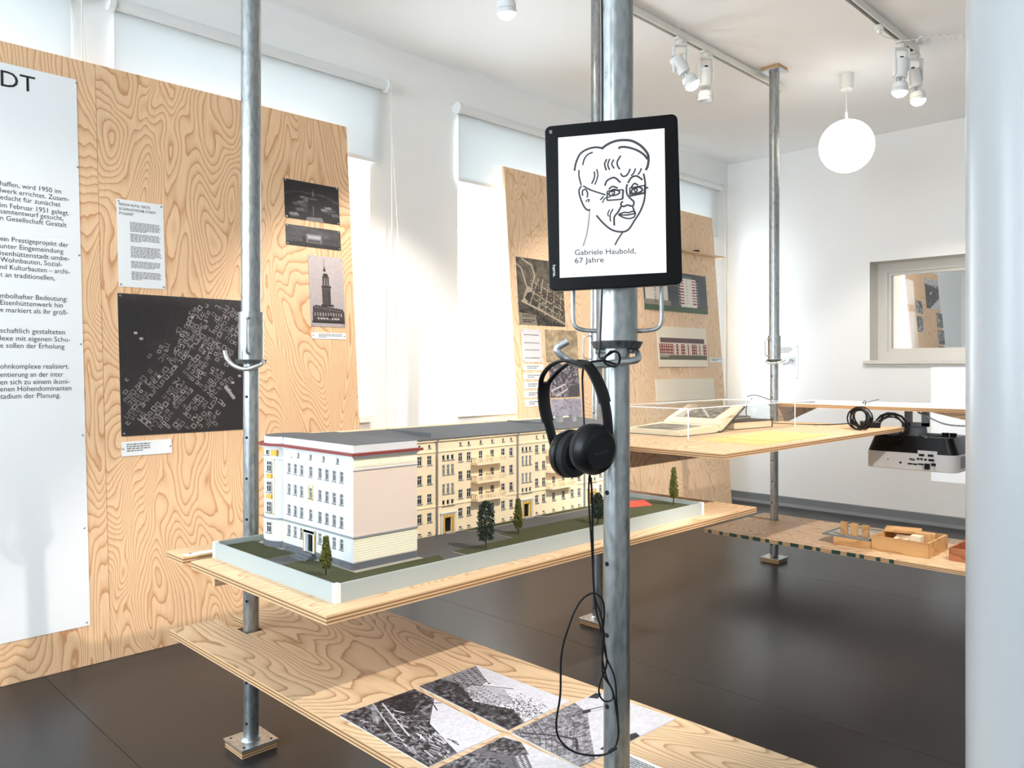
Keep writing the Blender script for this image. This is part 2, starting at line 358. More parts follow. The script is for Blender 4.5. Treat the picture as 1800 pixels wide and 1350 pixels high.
# ------------------------------------------------------------------ raster prints (colour attribute on a fine grid)
def nz(h, w, sc, seed=0, octv=3):
    r = np.random.RandomState(seed); out = np.zeros((h, w)); amp = 1; tot = 0
    for k in range(octv):
        gh, gw = max(2, int(sc * h / max(h, w)) + 2), max(2, int(sc * w / max(h, w)) + 2)
        g = r.rand(gh, gw); y = np.linspace(0, gh - 1.001, h); x = np.linspace(0, gw - 1.001, w)
        yi, xi = y.astype(int), x.astype(int); fy, fx = (y - yi)[:, None], (x - xi)[None]
        a = g[yi][:, xi] * (1 - fx) + g[yi][:, xi + 1] * fx; b = g[yi + 1][:, xi] * (1 - fx) + g[yi + 1][:, xi + 1] * fx
        out += amp * (a * (1 - fy) + b * fy); tot += amp; amp *= .55; sc *= 2.1
    return out / tot
class Img:
    def __init__(s, w, h, v=0.):
        s.w, s.h = w, h; s.a = np.full((h, w), float(v)); s.Y, s.X = np.mgrid[0:h, 0:w]; s.X = (s.X + .5) / w; s.Y = (s.Y + .5) / h
    def line(s, x0, y0, x1, y1, wd, v):
        asp = s.h / s.w; dx, dy = x1 - x0, (y1 - y0) * asp; L = dx * dx + dy * dy + 1e-12
        t = np.clip(((s.X - x0) * dx + (s.Y - y0) * asp * dy) / L, 0, 1)
        m = np.hypot(s.X - x0 - t * dx, (s.Y - y0) * asp - t * dy) < wd / 2; s.a[m] = v; return s
    def path(s, pts, wd, v):
        for p, q in zip(pts, pts[1:]): s.line(*p, *q, wd, v)
        return s
    def poly(s, pts, v, nzv=0, seed=0):
        m = np.zeros((s.h, s.w), bool); n = len(pts)
        for i in range(n):
            (x0, y0), (x1, y1) = pts[i], pts[(i + 1) % n]
            if y0 == y1: continue
            c = ((y0 > s.Y) != (y1 > s.Y)) & (s.X < (x1 - x0) * (s.Y - y0) / (y1 - y0) + x0); m ^= c
        s.a[m] = v if not nzv else np.clip(v + (nz(s.h, s.w, 40, seed, 4) - .5) * 2.6 * nzv, 0, 1)[m]
        return s
    def rect(s, x0, y0, x1, y1, v): s.a[(s.X >= x0) & (s.X < x1) & (s.Y >= y0) & (s.Y < y1)] = v; return s
    def disc(s, x, y, r, v): s.a[np.hypot(s.X - x, (s.Y - y) * s.h / s.w) < r] = v; return s
    def noise(s, sc, amp, seed, octv=3): s.a = np.clip(s.a + (nz(s.h, s.w, sc, seed, octv) - .5) * 2 * amp, 0, 1); return s
    def rgb(s, lo=(20, 17, 19), hi=(232, 228, 230)):
        lo, hi = np.array(lo), np.array(hi); return lo + np.clip(s.a, 0, 1)[..., None] * (hi - lo)
def sheet(name, pts, n, img=None, t=.0012, mat='paper', parent=None, label=None, cat=None, group=None, lift=.0015, curl=0):
    """thin sheet; pts = TL,TR,BR,BL on the supporting surface; img = HxWx3 in 0..255"""
    n = Vector(n).normalized(); pts = [Vector(p) + n * lift for p in pts]
    if img is None:
        bm = B(); slab(bm, [p + n * t for p in pts], n, t); return obj(name, bm, mat, parent, label=label, cat=cat, group=group)
    h, w = img.shape[:2]; tl, tr, br, bl = [np.array(p + n * t) for p in pts]
    u = np.linspace(0, 1, w)[None, :, None]; v = np.linspace(0, 1, h)[:, None, None]
    g = (tl * (1 - u) + tr * u) * (1 - v) + (bl * (1 - u) + br * u) * v; g = g.reshape(-1, 3)
    back = np.array([np.array(p) for p in pts]); co = np.vstack([g, back]); c = co.mean(0); co = co - c
    i = np.arange((h - 1) * (w - 1)); r, q = i // (w - 1), i % (w - 1); k = r * w + q
    faces = np.stack([k, k + w, k + w + 1, k + 1], 1).tolist(); nb = h * w
    cor = [0, w - 1, h * w - 1, (h - 1) * w]
    faces += [[nb, nb + 1, nb + 2, nb + 3]] + [[cor[j], cor[(j + 1) % 4], nb + (j + 1) % 4, nb + j] for j in range(4)]
    me = bpy.data.meshes.new(name); me.from_pydata(co.tolist(), [], faces)
    s = np.vstack([img.reshape(-1, 3), np.full((4, 3), 225.)]) / 255
    l = np.where(s <= .04045, s / 12.92, ((s + .055) / 1.055) ** 2.4); l = np.hstack([l, np.ones((len(l), 1))])
    at_ = me.color_attributes.new('print', 'FLOAT_COLOR', 'POINT'); at_.data.foreach_set('color', l.astype(np.float32).ravel())
    me.materials.append(M['print']); me.update()
    o = bpy.data.objects.new(name, me); link(o, parent, Matrix.Translation(Vector(c)))
    return tag(o, label, cat, group)
_bm = B(); lathe(_bm, (0, 0, 0), (0, 0, 1), [(0, .003), (.003, .0025), (.0045, .001), (.0045, 0), (0, 0)], 8)
PINME = bpy.data.meshes.new('pin'); _bm.to_mesh(PINME); _bm.free(); PINME.materials.append(M['pin'])
def pins(parent, pts, n, s=1.0):
    for p in pts:
        u, v, d = basis(n); m = frame(Vector(p) + d * .0022, u, v, d) @ Matrix.Scale(s, 4); inst('pin', PINME, m, parent)
def lerp(a, b, t): return a + (b - a) * t
def inset(q, du, dv):
    """4 pin points inside a quad TL,TR,BR,BL"""
    def P(u, v): return lerp(lerp(q[0], q[1], u), lerp(q[3], q[2], u), v)
    return [P(du, dv), P(1 - du, dv), P(1 - du, 1 - dv), P(du, 1 - dv)]

# ================================================================== THE ROOM
RX0, RX1, RX2, RY0, RY1, ZC = -2.6, 6.55, 13.5, -2.6, 3.76, 3.05
bm = B(); box(bm, RX0, RX2, RY0, RY1 + .3, -.12, -.004); FLOOR = obj('floor', bm, 'floor', kind='structure', label='dark grey linoleum floor in wide sheets')
xs = [RX0, -.85, .9, 2.65, 4.4, 6.15, 7.9, RX2]
for a, b in zip(xs, xs[1:]):                                    # linoleum sheets with hairline joints
    for c, d in ((RY0, .72), (.72, RY1)):
        bm = B(); box(bm, a + .001, b - .001, c + .001, d - .001, -.004, 0); obj('linoleum_sheet', bm, 'floor', FLOOR)
bm = B(); box(bm, RX0, RX2, RY0, RY1 + .3, ZC, ZC + .12); obj('ceiling', bm, 'ceil', kind='structure', label='smooth white painted ceiling')
WZ0, WZ1 = .92, 2.74
WINS = [(-2.3, -.75), (-.45, 1.06), (1.27, 2.62), (3.28, 4.62), (4.98, 6.22), (7.2, 8.6), (8.9, 10.3), (10.98, 11.9)]
bm = B(); holed(bm, (RX0, RY1, 0), (1, 0, 0), (0, 0, 1), RX2 - RX0, ZC, [(a - RX0, b - RX0, WZ0, WZ1) for a, b in WINS], .26, (0, -1, 0), 0, 1)
holed(bm, (RX0, RY1 + .26, 0), (1, 0, 0), (0, 0, 1), RX2 - RX0, ZC, [(a - RX0, b - RX0, WZ0, WZ1) for a, b in WINS], 0.001, (0, 1, 0))
obj('wall_left', bm, ['wall', 'reveal'], kind='structure', label='white wall with a row of tall windows')
IWY0, IWY1, IWZ0, IWZ1 = 1.10, 2.49, 1.25, 2.04                 # opening to the next room
bm = B(); hl = [(IWY0 - RY0, IWY1 - RY0, IWZ0, IWZ1)]
holed(bm, (RX1, RY0, 0), (0, 1, 0), (0, 0, 1), RY1 - RY0, ZC, hl, .25, (-1, 0, 0), 0, 1); holed(bm, (RX1 + .25, RY0, 0), (0, 1, 0), (0, 0, 1), RY1 - RY0, ZC, hl, .001, (1, 0, 0))
obj('wall_back', bm, ['wall', 'framegrey'], kind='structure', label='white end wall with an interior window')
bm = B(); box(bm, RX0 - .1, RX2, RY0 - .1, RY0, 0, ZC); obj('wall_right', bm, 'wall', kind='structure')
ADDED_WIN = [(-.2, 1.0), (1.6, 2.9)]                     # unseen windows added behind the viewer to bring in cool daylight
bm = B(); holed(bm, (RX0, RY0, 0), (0, 1, 0), (0, 0, 1), RY1 - RY0, ZC, [(a - RY0, b - RY0, .92, 2.74) for a, b in ADDED_WIN], .2, (1, 0, 0), 0, 1); obj('wall_front', bm, ['wall', 'reveal'], kind='structure')
for a, b in ADDED_WIN:
    l = bpy.data.lights.new('daylight_portal', 'AREA'); l.shape = 'RECTANGLE'; l.size = 1.82; l.size_y = b - a; l.cycles.is_portal = True
    o = bpy.data.objects.new('daylight_portal', l); COL.objects.link(o); o.location = (RX0 - .2, (a + b) / 2, 1.83); o.rotation_euler = (0, -math.pi / 2, 0)
bm = B(); box(bm, RX2, RX2 + .1, RY0, RY1, 0, ZC); obj('wall_far', bm, 'wall', kind='structure')
def coved(x, y0, y1):
    bm = B(); pr = [(0, 0), (-.05, 0), (-.03, .006), (-.014, .022), (-.010, .075), (0, .08)]
    a = [bm.verts.new((x + p, y0, q)) for p, q in pr]; b = [bm.verts.new((x + p, y1, q)) for p, q in pr]
    for i in range(len(pr)): j = (i + 1) % len(pr); bm.faces.new([a[i], a[j], b[j], b[i]])
    bm.faces.new(a); bm.faces.new(b[::-1]); return bm
obj('baseboard_back', coved(RX1, RY0, RY1), 'base', kind='structure', smooth=30, label='coved grey skirting along the end wall')
bm = B(); box(bm, RX0, RX1, RY1 - .012, RY1, 0, .075); obj('baseboard_left', bm, 'base', kind='structure')
# round glossy pillar at the right edge of the view
bm = B(); cyl(bm, (1.493, .275, 0), (1.493, .275, ZC), .13, seg=64); obj('wall_pillar', bm, 'pillar', kind='structure', smooth=True, label='round glossy white pillar close to the viewer')
for i, (a, b) in enumerate(WINS):
    portal(a, b, WZ0, WZ1, RY1 + .2)
    y0, y1 = RY1 + .17, RY1 + .24
    wn = thing('window_%d' % (i + 1), ((a + b) / 2, y0, WZ0), None, None, kind='structure')
    f = .055; bm = B()
    box(bm, a, a + f, y0, y1, WZ0, WZ1); box(bm, b - f, b, y0, y1, WZ0, WZ1); box(bm, a + f, b - f, y0, y1, WZ0, WZ0 + f); box(bm, a + f, b - f, y0, y1, WZ1 - f, WZ1)
    box(bm, a, b, y0 - .01, y1, 1.99, 2.07)
    obj('window_frame', bm, 'framewhite', wn)
    if i < 5:
        bm = B(); box(bm, (a + b) / 2 - .045, (a + b) / 2 + .045, y0 - .005, y1, WZ0 + f, 1.99); obj('mullion', bm, 'framewhite', wn)
    for (p, q) in ((WZ0 + f, 1.99), (2.07, WZ1 - f)):
        bm = B(); box(bm, a + f, b - f, y0 + .03, y0 + .034, p, q); obj('pane', bm, 'glass', wn)
    bm = B(); box(bm, a - .0, b + .0, RY1 - .03, y0, WZ0 - .03, WZ0 + .004); obj('sill', bm, 'framewhite', wn)
    bm = B(); box(bm, a + .12, a + .30, y0 - .03, y0 - .01, 2.075, 2.09); box(bm, a + .27, a + .30, y0 - .05, y0 - .01, 2.06, 2.085); tube(bm, [(a + .3, y0 - .03, 2.07), (a + .52, y0 - .03, 2.10)], .007, 6)
    obj('latch_arm', bm, 'cream', wn)
# interior window: frame, pane, sill moulding
iw = thing('window_9', (RX1 + .2, (IWY0 + IWY1) / 2, IWZ0), None, None, kind='structure'); bm = B(); x0, x1 = RX1 + .17, RX1 + .23
for f0, fw, dx in ((0, .075, 0), (.075, .10, .02)):
    ya, yb, za_, zb_ = IWY0 + f0, IWY1 - f0, IWZ0 + f0, IWZ1 - f0; fw -= f0
    box(bm, x0 + dx, x1, ya, ya + fw, za_, zb_); box(bm, x0 + dx, x1, yb - fw, yb, za_, zb_); box(bm, x0 + dx, x1, ya + fw, yb - fw, za_, za_ + fw); box(bm, x0 + dx, x1, ya + fw, yb - fw, zb_ - fw, zb_)
obj('window_frame', bm, 'framegrey', iw)
bm = B(); box(bm, x0 + .03, x0 + .034, IWY0 + .1, IWY1 - .1, IWZ0 + .1, IWZ1 - .1); obj('pane', bm, 'glass', iw)
bm = B(); box(bm, RX1 - .035, RX1 + .17, IWY0 - .04, IWY1 + .04, IWZ0 - .028, IWZ0 + .002); box(bm, RX1 - .02, RX1, IWY0 - .03, IWY1 + .03, IWZ0 - .045, IWZ0 - .028); obj('sill', bm, 'framegrey', iw, bevel=.004)

# ------------------------------------------------------------------ roller blinds
BLINDS = [(-.5, 1.085, 'white roller blind at the far left edge above the poster panel'), (1.235, 2.70, 'long white roller blind behind the panel with the city map'),
          (3.255, 4.68, 'white roller blind behind the leaning panel with the sepia aerial view'), (4.93, 6.36, 'white roller blind next to the corner of the room')]
for a, b, lab in BLINDS:
    z, y = 2.80, RY1 - .045
    t = thing('roller_blind', ((a + b) / 2, y, 2.36), lab, 'blind', 'roller blinds on the window wall')
    bm = B(); cyl(bm, (a, y, z), (b, y, z), .027, seg=20); obj('roller', bm, 'whitep', t, smooth=True)
    for x, s in ((a, -1), (b, 1)):
        bm = B(); cyl(bm, (x - .004 * s, y, z), (x + .022 * s, y, z), .037, seg=20); box(bm, min(x, x + .02 * s), max(x, x + .02 * s), y, RY1, z - .02, z + .02); obj('end_cap', bm, 'whitep', t, smooth=40)
    bm = B(); box(bm, a + .012, b - .012, y + .024, y + .0256, 2.375, z); obj('fabric', bm, 'fabric', t)
    bm = B(); box(bm, a + .012, b - .012, y + .017, y + .033, 2.355, 2.378); obj('bottom_bar', bm, 'whitep', t)
    ch = [(b + .015, y - .03, z), (b + .02, y - .03, 1.8), (b + .015, y - .03, 1.02), (b + .045, y - .03, .96), (b + .075, y - .03, 1.02), (b + .07, y - .03, 1.8), (b + .02, y + .0, z)]
    bm = B(); tube(bm, ch, .0022, 5, sm=5); obj('pull_chain', bm, 'cream', t)

# ------------------------------------------------------------------ leaning plywood panels
PANELS = [(-.112, 1.1435, 'plywood panel carrying the big white text poster', 'ply_z'), (1.145, 2.40, 'plywood panel carrying the black city map', 'ply_z'),
          (3.586, 4.836, 'plywood panel with the sepia aerial view, behind the tablet', 'ply_p'), (4.8395, 6.115, 'pale plywood panel with the red building picture, nearest the corner', 'ply_p')]
TH = .018
for a, b, lab, mt in PANELS:
    bm = B(); p0 = Vector((0, PB, 0)); p1 = Vector((0, PT, PH)); X = lambda x, p: Vector((x, p.y, p.z))
    off = Vector((0, 0, TH * PN.z * -1 + .0)) if False else Vector((0, 0, abs(PN.z) * TH))
    q = [X(a, p0) , X(b, p0), X(b, p1), X(a, p1)]
    q = [v + Vector((0, 0, abs(PN.z) * TH)) * 1.0 for v in q]
    slab(bm, q, PN, TH, (0, 0)); obj('plywood_display', bm, mt, label=lab, cat='display board', group='plywood panels leaning on the window wall')
PN_OFF = abs(PN.z) * TH
_pb = Vector((0, PB, PN_OFF))
def pan(px, py, off=0): return onplane(px, py, _pb + PN * off, PN)
def quad(l): return [pan(*p) for p in l]
U = Vector((1, 0, 0))
def rectq(px0, py0, px1, py1):
    """rectangle on the panel plane from the TL and BR pixels"""
    a, b = pan(px0, py0), pan(px1, py1); sa, sb = (a - _pb).dot(PSV), (b - _pb).dot(PSV)
    P = lambda x, s: Vector((x, 0, 0)) + Vector((0, _pb.y, _pb.z)) + PSV * s
    return [P(a.x, sa), P(b.x, sa), P(b.x, sb), P(a.x, sb)]

# ---- big poster on panel 1 (runs out of the picture on the left)
tr, brr = pan(136, 141), pan(156, 1099)
xr = (tr.x + brr.x) / 2; s0, s1 = (tr - _pb).dot(PSV), (brr - _pb).dot(PSV)
PP = lambda x, s, o=0: Vector((x, _pb.y, _pb.z)) + PSV * s + PN * o
q = [PP(-.06, s0), PP(xr, s0), PP(xr, s1), PP(-.06, s1)]
po = sheet('text_poster', q, PN, None, label='tall white poster with large black text, pinned at the left edge', cat='poster')
LN = [("haffen, wird 1950 im", 107, 341), ("lwerk errichtet. Zusam-", 121, 354.6), ("edacht für zunächst", 106, 364), ("im Februar 1951 gelegt.", 121, 379), ("samtentwurf gesucht,", 111, 388), ("n Gesellschaft Gestalt", 117, 400),
      ("ein Prestigeprojekt der", 120, 435), ("unter Eingemeindung", 111, 446), ("isenhüttenstadt umbe-", 122, 459), ("Wohnbauten, Sozial-", 109, 469), ("nd Kulturbauten – archi-", 122, 482), ("t an traditionellen,", 96, 493),
      ("mbolhafter Bedeutung:", 118, 530), ("Eisenhüttenwerk hin", 110, 541), ("e markiert als ihr größ-", 119, 553.5), ("schaftlich gestalteten", 114, 588), ("lexe mit eigenen Schu-", 123, 601), ("e sollen der Erholung", 113, 613),
      ("ohnkomplexe realisiert.", 121, 648), ("entierung an der inter", 111, 662), ("en sich zu einem ikoni-", 122, 674.5), ("enen Höhendominanten", 125, 686), ("tadium der Planung.", 106, 698.6)]
bm = B(); last = None
for s, px, py in LN:
    if last and py - last > 24: obj('text_paragraph', bm, 'ink', po); bm = B()
    last = py
    r = pan(px, py); l = pan(0, py - 15 * (645 - py) / 300); r.x -= 0; textbm(bm, s, r + PN * .0028, U, PSV, .0285, fit=r.x - l.x, align='RIGHT')
obj('text_paragraph', bm, 'ink', po); bm = B(); r = pan(62, 164); textbm(bm, "DT", r + PN * .0028, U, PSV, .094, fit=r.x - pan(1, 150).x, align='RIGHT')
obj('poster_title', bm, 'ink', po)
pins(po, [PP(pan(px, py).x, (pan(px, py) - _pb).dot(PSV)) for px, py in ((133, 146), (136, 294), (139, 449), (142, 605), (145, 765), (148, 928), (152, 1094))], PN)

# ---- panel 2: text sheet, map, captions, photographs
def smalltext(bm, q, x0, y0, x1, lines, step, mi=0, seed=1, hgt=.55):
    """rows of unreadably small print as broken strokes; x,y in sheet fractions"""
    r = random.Random(seed); P = lambda u, v: lerp(lerp(q[0], q[1], u), lerp(q[3], q[2], u), v)
    n = (q[1] - q[0]).cross(q[0] - q[3]).normalized() * .0031
    for i in range(lines):
        y = y0 + i * step; x = x0; end = x1 - r.random() * .06 if i < lines - 1 else x0 + (x1 - x0) * r.uniform(.3, .8)
        while x < end:
            wd = min(r.uniform(.03, .09), end - x); 
            v = [bm.verts.new(P(*c) + n) for c in ((x, y), (x + wd, y), (x + wd, y + step * hgt), (x, y + step * hgt))]; bm.faces.new(v).material_index = mi; x += wd + .012
    return bm
q = rectq(204, 349, 291, 509)
nh = sheet('text_sheet', q, PN, label='white text sheet headed NOWA HUTA above the city map', cat='sheet'); pins(nh, inset(q, .045, .025), PN)
wd = (q[1] - q[0]).length; hh = (q[0] - q[3]).length; bm = B()
for i, (s, f) in enumerate((('NOWA HUTA: "ERSTE', .66), ('SOZIALISTISCHE STADT', .78), ('POLENS"', .30))):
    textbm(bm, s, lerp(q[0], q[3], .072 + i * .052) + (q[1] - q[0]) * .05 + PN * .0026, U, PSV, .0155, fit=wd * f, bold=.008)
obj('heading', bm, 'ink', nh)
for y0, n in ((.25, 7), (.385, 6), (.53, 8), (.70, 5), (.82, 6)): obj('text_paragraph', smalltext(B(), q, .27, y0, .93, n, .0165, seed=n), 'inkg', nh)
# black plan of a town: outlined blocks on two rotated grids
im = Img(330, 356, .055); im.noise(5, .035, 3)
for pts in ([(0, .3), (.06, .34), (.05, .5), (0, .6)], [(.1, .0), (.2, .2), (.22, .36), (.45, .3), (.7, .02)], [(.22, .36), (.75, .98)], [(.88, 0), (.55, .55), (.3, .98)], [(.4, .1), (.3, .45), (.2, .55), (.6, .5), (.98, .75)], [(.8, .5), (1, .58)], [(.05, .55), (.62, .98)]):
    im.path(pts, .004, .13)
rr = random.Random(5)
def blk(cx, cy, w_, h_, ang, val):
    c, s = math.cos(ang), math.sin(ang); asp = 250 / 270
    P = lambda a, b: (cx + a * c - b * s, cy + (a * s + b * c) * asp)
    k = rr.random(); pts = [P(-w_, -h_), P(w_, -h_), P(w_, h_), P(-w_, h_)]
    if k < .35: im.path(pts + [pts[0]], .0042, val)
    elif k < .6: im.path(pts, .0042, val)
    elif k < .8: im.path([pts[1], pts[0], pts[3], pts[2]], .0042, val)
    else: im.path(pts[:3], .0042, val); im.line(*P(-w_, 0), *P(w_ * .3, 0), .0042, val)
inside = lambda x, y: (y > .06 and y < .97 and x > .05 and (x - .05) > (.55 - y) * .85 - .02 and x < .93 - max(0, y - .45) * .35 and not (x < .3 and y < .42))
gate = nz(60, 60, 9, 77)
for reg, (ax, ay, adeg, s_, n_) in enumerate(((.42, .56, 41, .040, 20), (.78, .32, -62, .038, 14), (.40, .34, 24, .038, 8))):
    ang = math.radians(adeg)
    for i in range(-n_, n_ + 1):
        for j in range(-n_, n_ + 1):
            if i % 5 == 0 and rr.random() < .7: continue
            if j % 6 == 0 and rr.random() < .7: continue
            x = ax + (i * math.cos(ang) - j * math.sin(ang)) * s_ + rr.uniform(-.006, .006); y = ay + (i * math.sin(ang) + j * math.cos(ang)) * s_ * .95 + rr.uniform(-.005, .005)
            r_ = 1 if (x > .60 and y < .60) else (2 if (x < .60 and y < .42) else 0)
            if r_ != reg or not (.03 < x < .95 and .05 < y < .96) or gate[int(y * 59), int(x * 59)] < .29: continue
            if reg == 1 and x > 1.0 - (y - .1) * .4: continue
            if reg == 2 and x < .62 - y * .85: continue
            if reg == 0 and (x > .93 - max(0, y - .45) * .4 or (x < .2 and y < .60)): continue
            blk(x, y, .0125 * rr.uniform(.6, 1.35), .0135 * rr.uniform(.6, 1.25), ang + math.radians(rr.choice((0, 0, 90))), rr.uniform(.5, .85))
for k in range(6): im.rect(.79 + .012 * k, .66 + .016 * k, .798 + .012 * k + .018, .685 + .016 * k, .7)
for x, y in ((.91, .58), (.11, .27), (.15, .31), (.54, .14), (.27, .58), (.85, .63)): im.rect(x, y, x + .022, y + .016, .75)
im.a[:30] += np.linspace(.16, 0, 30)[:, None] * nz(30, 330, 5, 4)
q = rectq(206, 515, 440, 754)
mp_ = sheet('city_map_print', q, PN, im.rgb((30, 26, 27), (214, 206, 200)), label='large black aerial plan of a town with pale building outlines', cat='print'); pins(mp_, inset(q, .02, .018), PN)
q = rectq(213, 777, 302, 796); cp = sheet('caption_strip', q, PN, label='small white caption strip below the city map', cat='caption', group='caption strips'); pins(cp, inset(q, .03, .5)[:2], PN)
obj('lettering', smalltext(B(), q, .1, .16, .6, 4, .15, seed=9), 'inkg', cp)
im = Img(110, 90, .04)                                          # model of a city centre, dark
for i in range(26):
    x, y = rr.uniform(.02, .9), rr.uniform(.36, .85); s = .05 + .08 * (y - .3); v = rr.uniform(.2, .5)
    if abs(x - .5) < .09: continue
    im.poly([(x, y), (x + s * 1.6, y - .02), (x + s * 2, y + s * .6), (x + s * .3, y + s * .8)], v); im.poly([(x + s * .3, y + s * .8), (x + s * 2, y + s * .6), (x + s * 2, y + s * 1.0), (x + s * .3, y + s * 1.2)], v * .4)
im.poly([(.0, .40), (.2, .30), (.75, .32), (1, .5), (1, .42), (.7, .27), (.3, .25), (0, .35)], .2, .1)
im.rect(.50, .23, .53, .36, .42).rect(.508, .17, .52, .25, .4).poly([(.43, .38), (.60, .38), (.66, .85), (.38, .85)], .05); im.rect(.5, .6, .515, .85, .35).poly([(.4, .9), (.66, .88), (.7, 1), (.36, 1)], .45).rect(.45, .4, .58, .44, .3)
im.noise(30, .05, 4)
q = rectq(498, 313, 597, 396); ph = sheet('photo_print', q, PN, im.rgb(), label='dark photo of a city centre model, topmost of three at the panel edge', cat='photo', group='photos on the city map panel'); pins(ph, inset(q, .03, .03), PN)
im = Img(110, 56, .25); im.a = .12 + .25 * nz(56, 110, 6, 8) * (im.Y < .5); im.poly([(0, .4), (.25, .45), (.3, .75), (0, .8)], .28).poly([(.62, .5), (1, .45), (1, .85), (.62, .8)], .24).rect(.36, .36, .64, .78, .5).rect(.38, .42, .62, .58, .85)
for k in range(9): im.rect(.385 + k * .027, .43, .392 + k * .027, .58, .15)
im.rect(.38, .62, .62, .76, .12).rect(0, .82, 1, 1, .09)
for k in range(9): im.rect(.385 + k * .027, .62, .392 + k * .027, .76, .45)
for k in range(4): im.rect(.02, .46 + .08 * k, .25, .49 + .08 * k, .12); im.rect(.7, .54 + .07 * k, .95, .565 + .07 * k, .1)
im.noise(30, .05, 6)
q = rectq(501, 393, 599, 441); ph = sheet('photo_print', q, PN, im.rgb(), label='dark wide photo of a hall front with columns, between two others', cat='photo', group='photos on the city map panel'); pins(ph, inset(q, .03, .06), PN)
im = Img(90, 170, .83); im.a -= .1 * im.Y; im.rect(.435, .04, .45, .14, .25).poly([(.40, .22), (.445, .13), (.49, .22)], .2).disc(.445, .20, .035, .15).poly([(.38, .30), (.42, .24), (.53, .25), (.56, .30)], .15)
im.rect(.38, .29, .57, .46, .22).rect(.42, .31, .46, .44, .6).rect(.49, .31, .53, .44, .45).rect(.35, .42, .62, .45, .14).rect(.36, .45, .60, .70, .3)
for k in range(4): im.rect(.385 + .055 * k, .47, .408 + .055 * k, .67, .13)
im.rect(.32, .68, .68, .71, .12).poly([(.08, .72), (.16, .695), (.92, .74), (.98, .79), (.98, .93), (.06, .92)], .22)
for k in range(11): im.rect(.12 + .075 * k, .80, .15 + .075 * k, .85, .75); im.rect(.14 + .07 * k, .72 + .004 * k, .165 + .07 * k, .735 + .004 * k, .6)
for k in range(8): im.rect(.2 + .08 * k, .87, .26 + .08 * k, .895, .8)
im.disc(.56, .86, .05, .06).rect(.05, .92, .98, .95, .12); im.noise(40, .05, 2)
q = rectq(541, 448, 607, 576); ph = sheet('photo_print', q, PN, im.rgb((24, 18, 18), (226, 212, 210)), label='pale upright photo of a slender clock tower with spire', cat='photo', group='photos on the city map panel'); pins(ph, inset(q, .05, .03), PN)
q = rectq(547, 584, 608, 597); cp = sheet('caption_strip', q, PN, label='white caption strip below the clock tower photo', cat='caption', group='caption strips'); pins(cp, inset(q, .05, .5)[:2], PN)
obj('lettering', smalltext(B(), q, .2, .2, .9, 3, .22, seed=3), 'inkg', cp)

# ---- panel 3: aerial view, lists, small photos
im = Img(230, 230, .34); im.noise(12, .3, 21, 4)
for p in ([(.08, .65), (.5, .78), (1, .96)], [(.25, .68), (.45, .3)], [(.42, .74), (.55, .3)], [(.56, .8), (.66, .36)], [(.72, .86), (.8, .42)], [(.88, .92), (.93, .5)], [(.3, .5), (.95, .75)], [(.36, .36), (1, .58)], [(.33, .6), (.95, .86)]): im.path(p, .020, .82)
for i in range(900):
    x = .26 + .74 * rr.random(); y = .30 + .62 * rr.random()
    if y > .66 + (x - .1) * .33 or y < .3 + (x - .3) * .15: continue
    dx, dy = (.026, .008) if rr.random() < .5 else (.010, .022); v = rr.choice((.08, .12, .2, .86)); im.poly([(x, y), (x + dx, y + dy * .4), (x + dx, y + dy * .4 + .012), (x, y + .012)], v)
for p in ([(0, .1), (.1, .16), (.15, .3), (.2, .45)], [(.12, .02), (.32, .1), (.38, .25), (.30, .42)], [(.08, .65), (.5, .78), (1, .96)], [(.56, .8), (.54, 1)]): im.path(p, .026, .84)
im.poly([(.08, .66), (.2, .42), (.32, .45), (.2, .66)], .78).poly([(.14, .6), (.2, .52), (.3, .5), (.22, .66)], .16, .2)
im.poly([(0, .67), (.1, .68), (.5, .82), (1, 1), (0, 1)], .2, .35).poly([(0, .82), (.35, .84), (.38, 1), (0, 1)], .62); im.noise(90, .10, 22)
q = rectq(906, 451, 1020, 576); q[1].x = q[2].x = q[0].x + (q[0] - q[3]).length * 1.02
av = sheet('aerial_view_print', q, PN, im.rgb((24, 20, 16), (206, 190, 166)), label='sepia bird\'s-eye view of a planned town, left of the tablet', cat='print')
bm = B(); textbm(bm, 'STALINSTADT', lerp(q[0], q[3], .885) + U * .03 + PN * .003, U, PSV, .026, fit=.115); smalltext(bm, q, .07, .92, .34, 2, .028, seed=4); obj('lettering', bm, 'ink', av)
im = Img(60, 90, .93)
for k, y in enumerate((.17, .41, .62, .86)):
    for x in range(8, 54): im.a[int(y * 90 + rr.uniform(-.8, .8)), x] = .15; im.a[int(y * 90 + 1 + rr.uniform(-.6, .6)), x] = .35
q = rectq(915, 578, 953, 637); pr_ = sheet('profile_sheet', q, PN, im.rgb(), label='white sheet with four thin street silhouettes', cat='sheet'); pins(pr_, inset(q, .07, .05), PN)
im = Img(60, 60, .62); im.noise(8, .3, 31); im.noise(30, .15, 32); q = rectq(957, 579, 1017, 637); ph = sheet('photo_print', q, PN, im.rgb((70, 56, 40), (232, 208, 170)), label='faded sepia print next to the street silhouettes', cat='photo', group='photos on the aerial view panel'); pins(ph, inset(q, .05, .05), PN)
for k in range(5):
    y0 = 640.5 + 15.6 * k; x0 = 918.5 + k * .9; q = rectq(x0, y0, x0 + 36, y0 + 10.5)
    c_ = sheet('caption_strip', q, PN, label=('%s of five white caption strips under the street silhouettes' % ('topmost', 'second', 'third', 'fourth', 'lowest')[k]), cat='caption', group='caption strips'); pins(c_, [inset(q, .05, .5)[0]], PN, .8)
    obj('lettering', smalltext(B(), q, .2, .25, .85, 2, .3, seed=k), 'inkg', c_)
im = Img(80, 80, .4); im.noise(16, .4, 41)
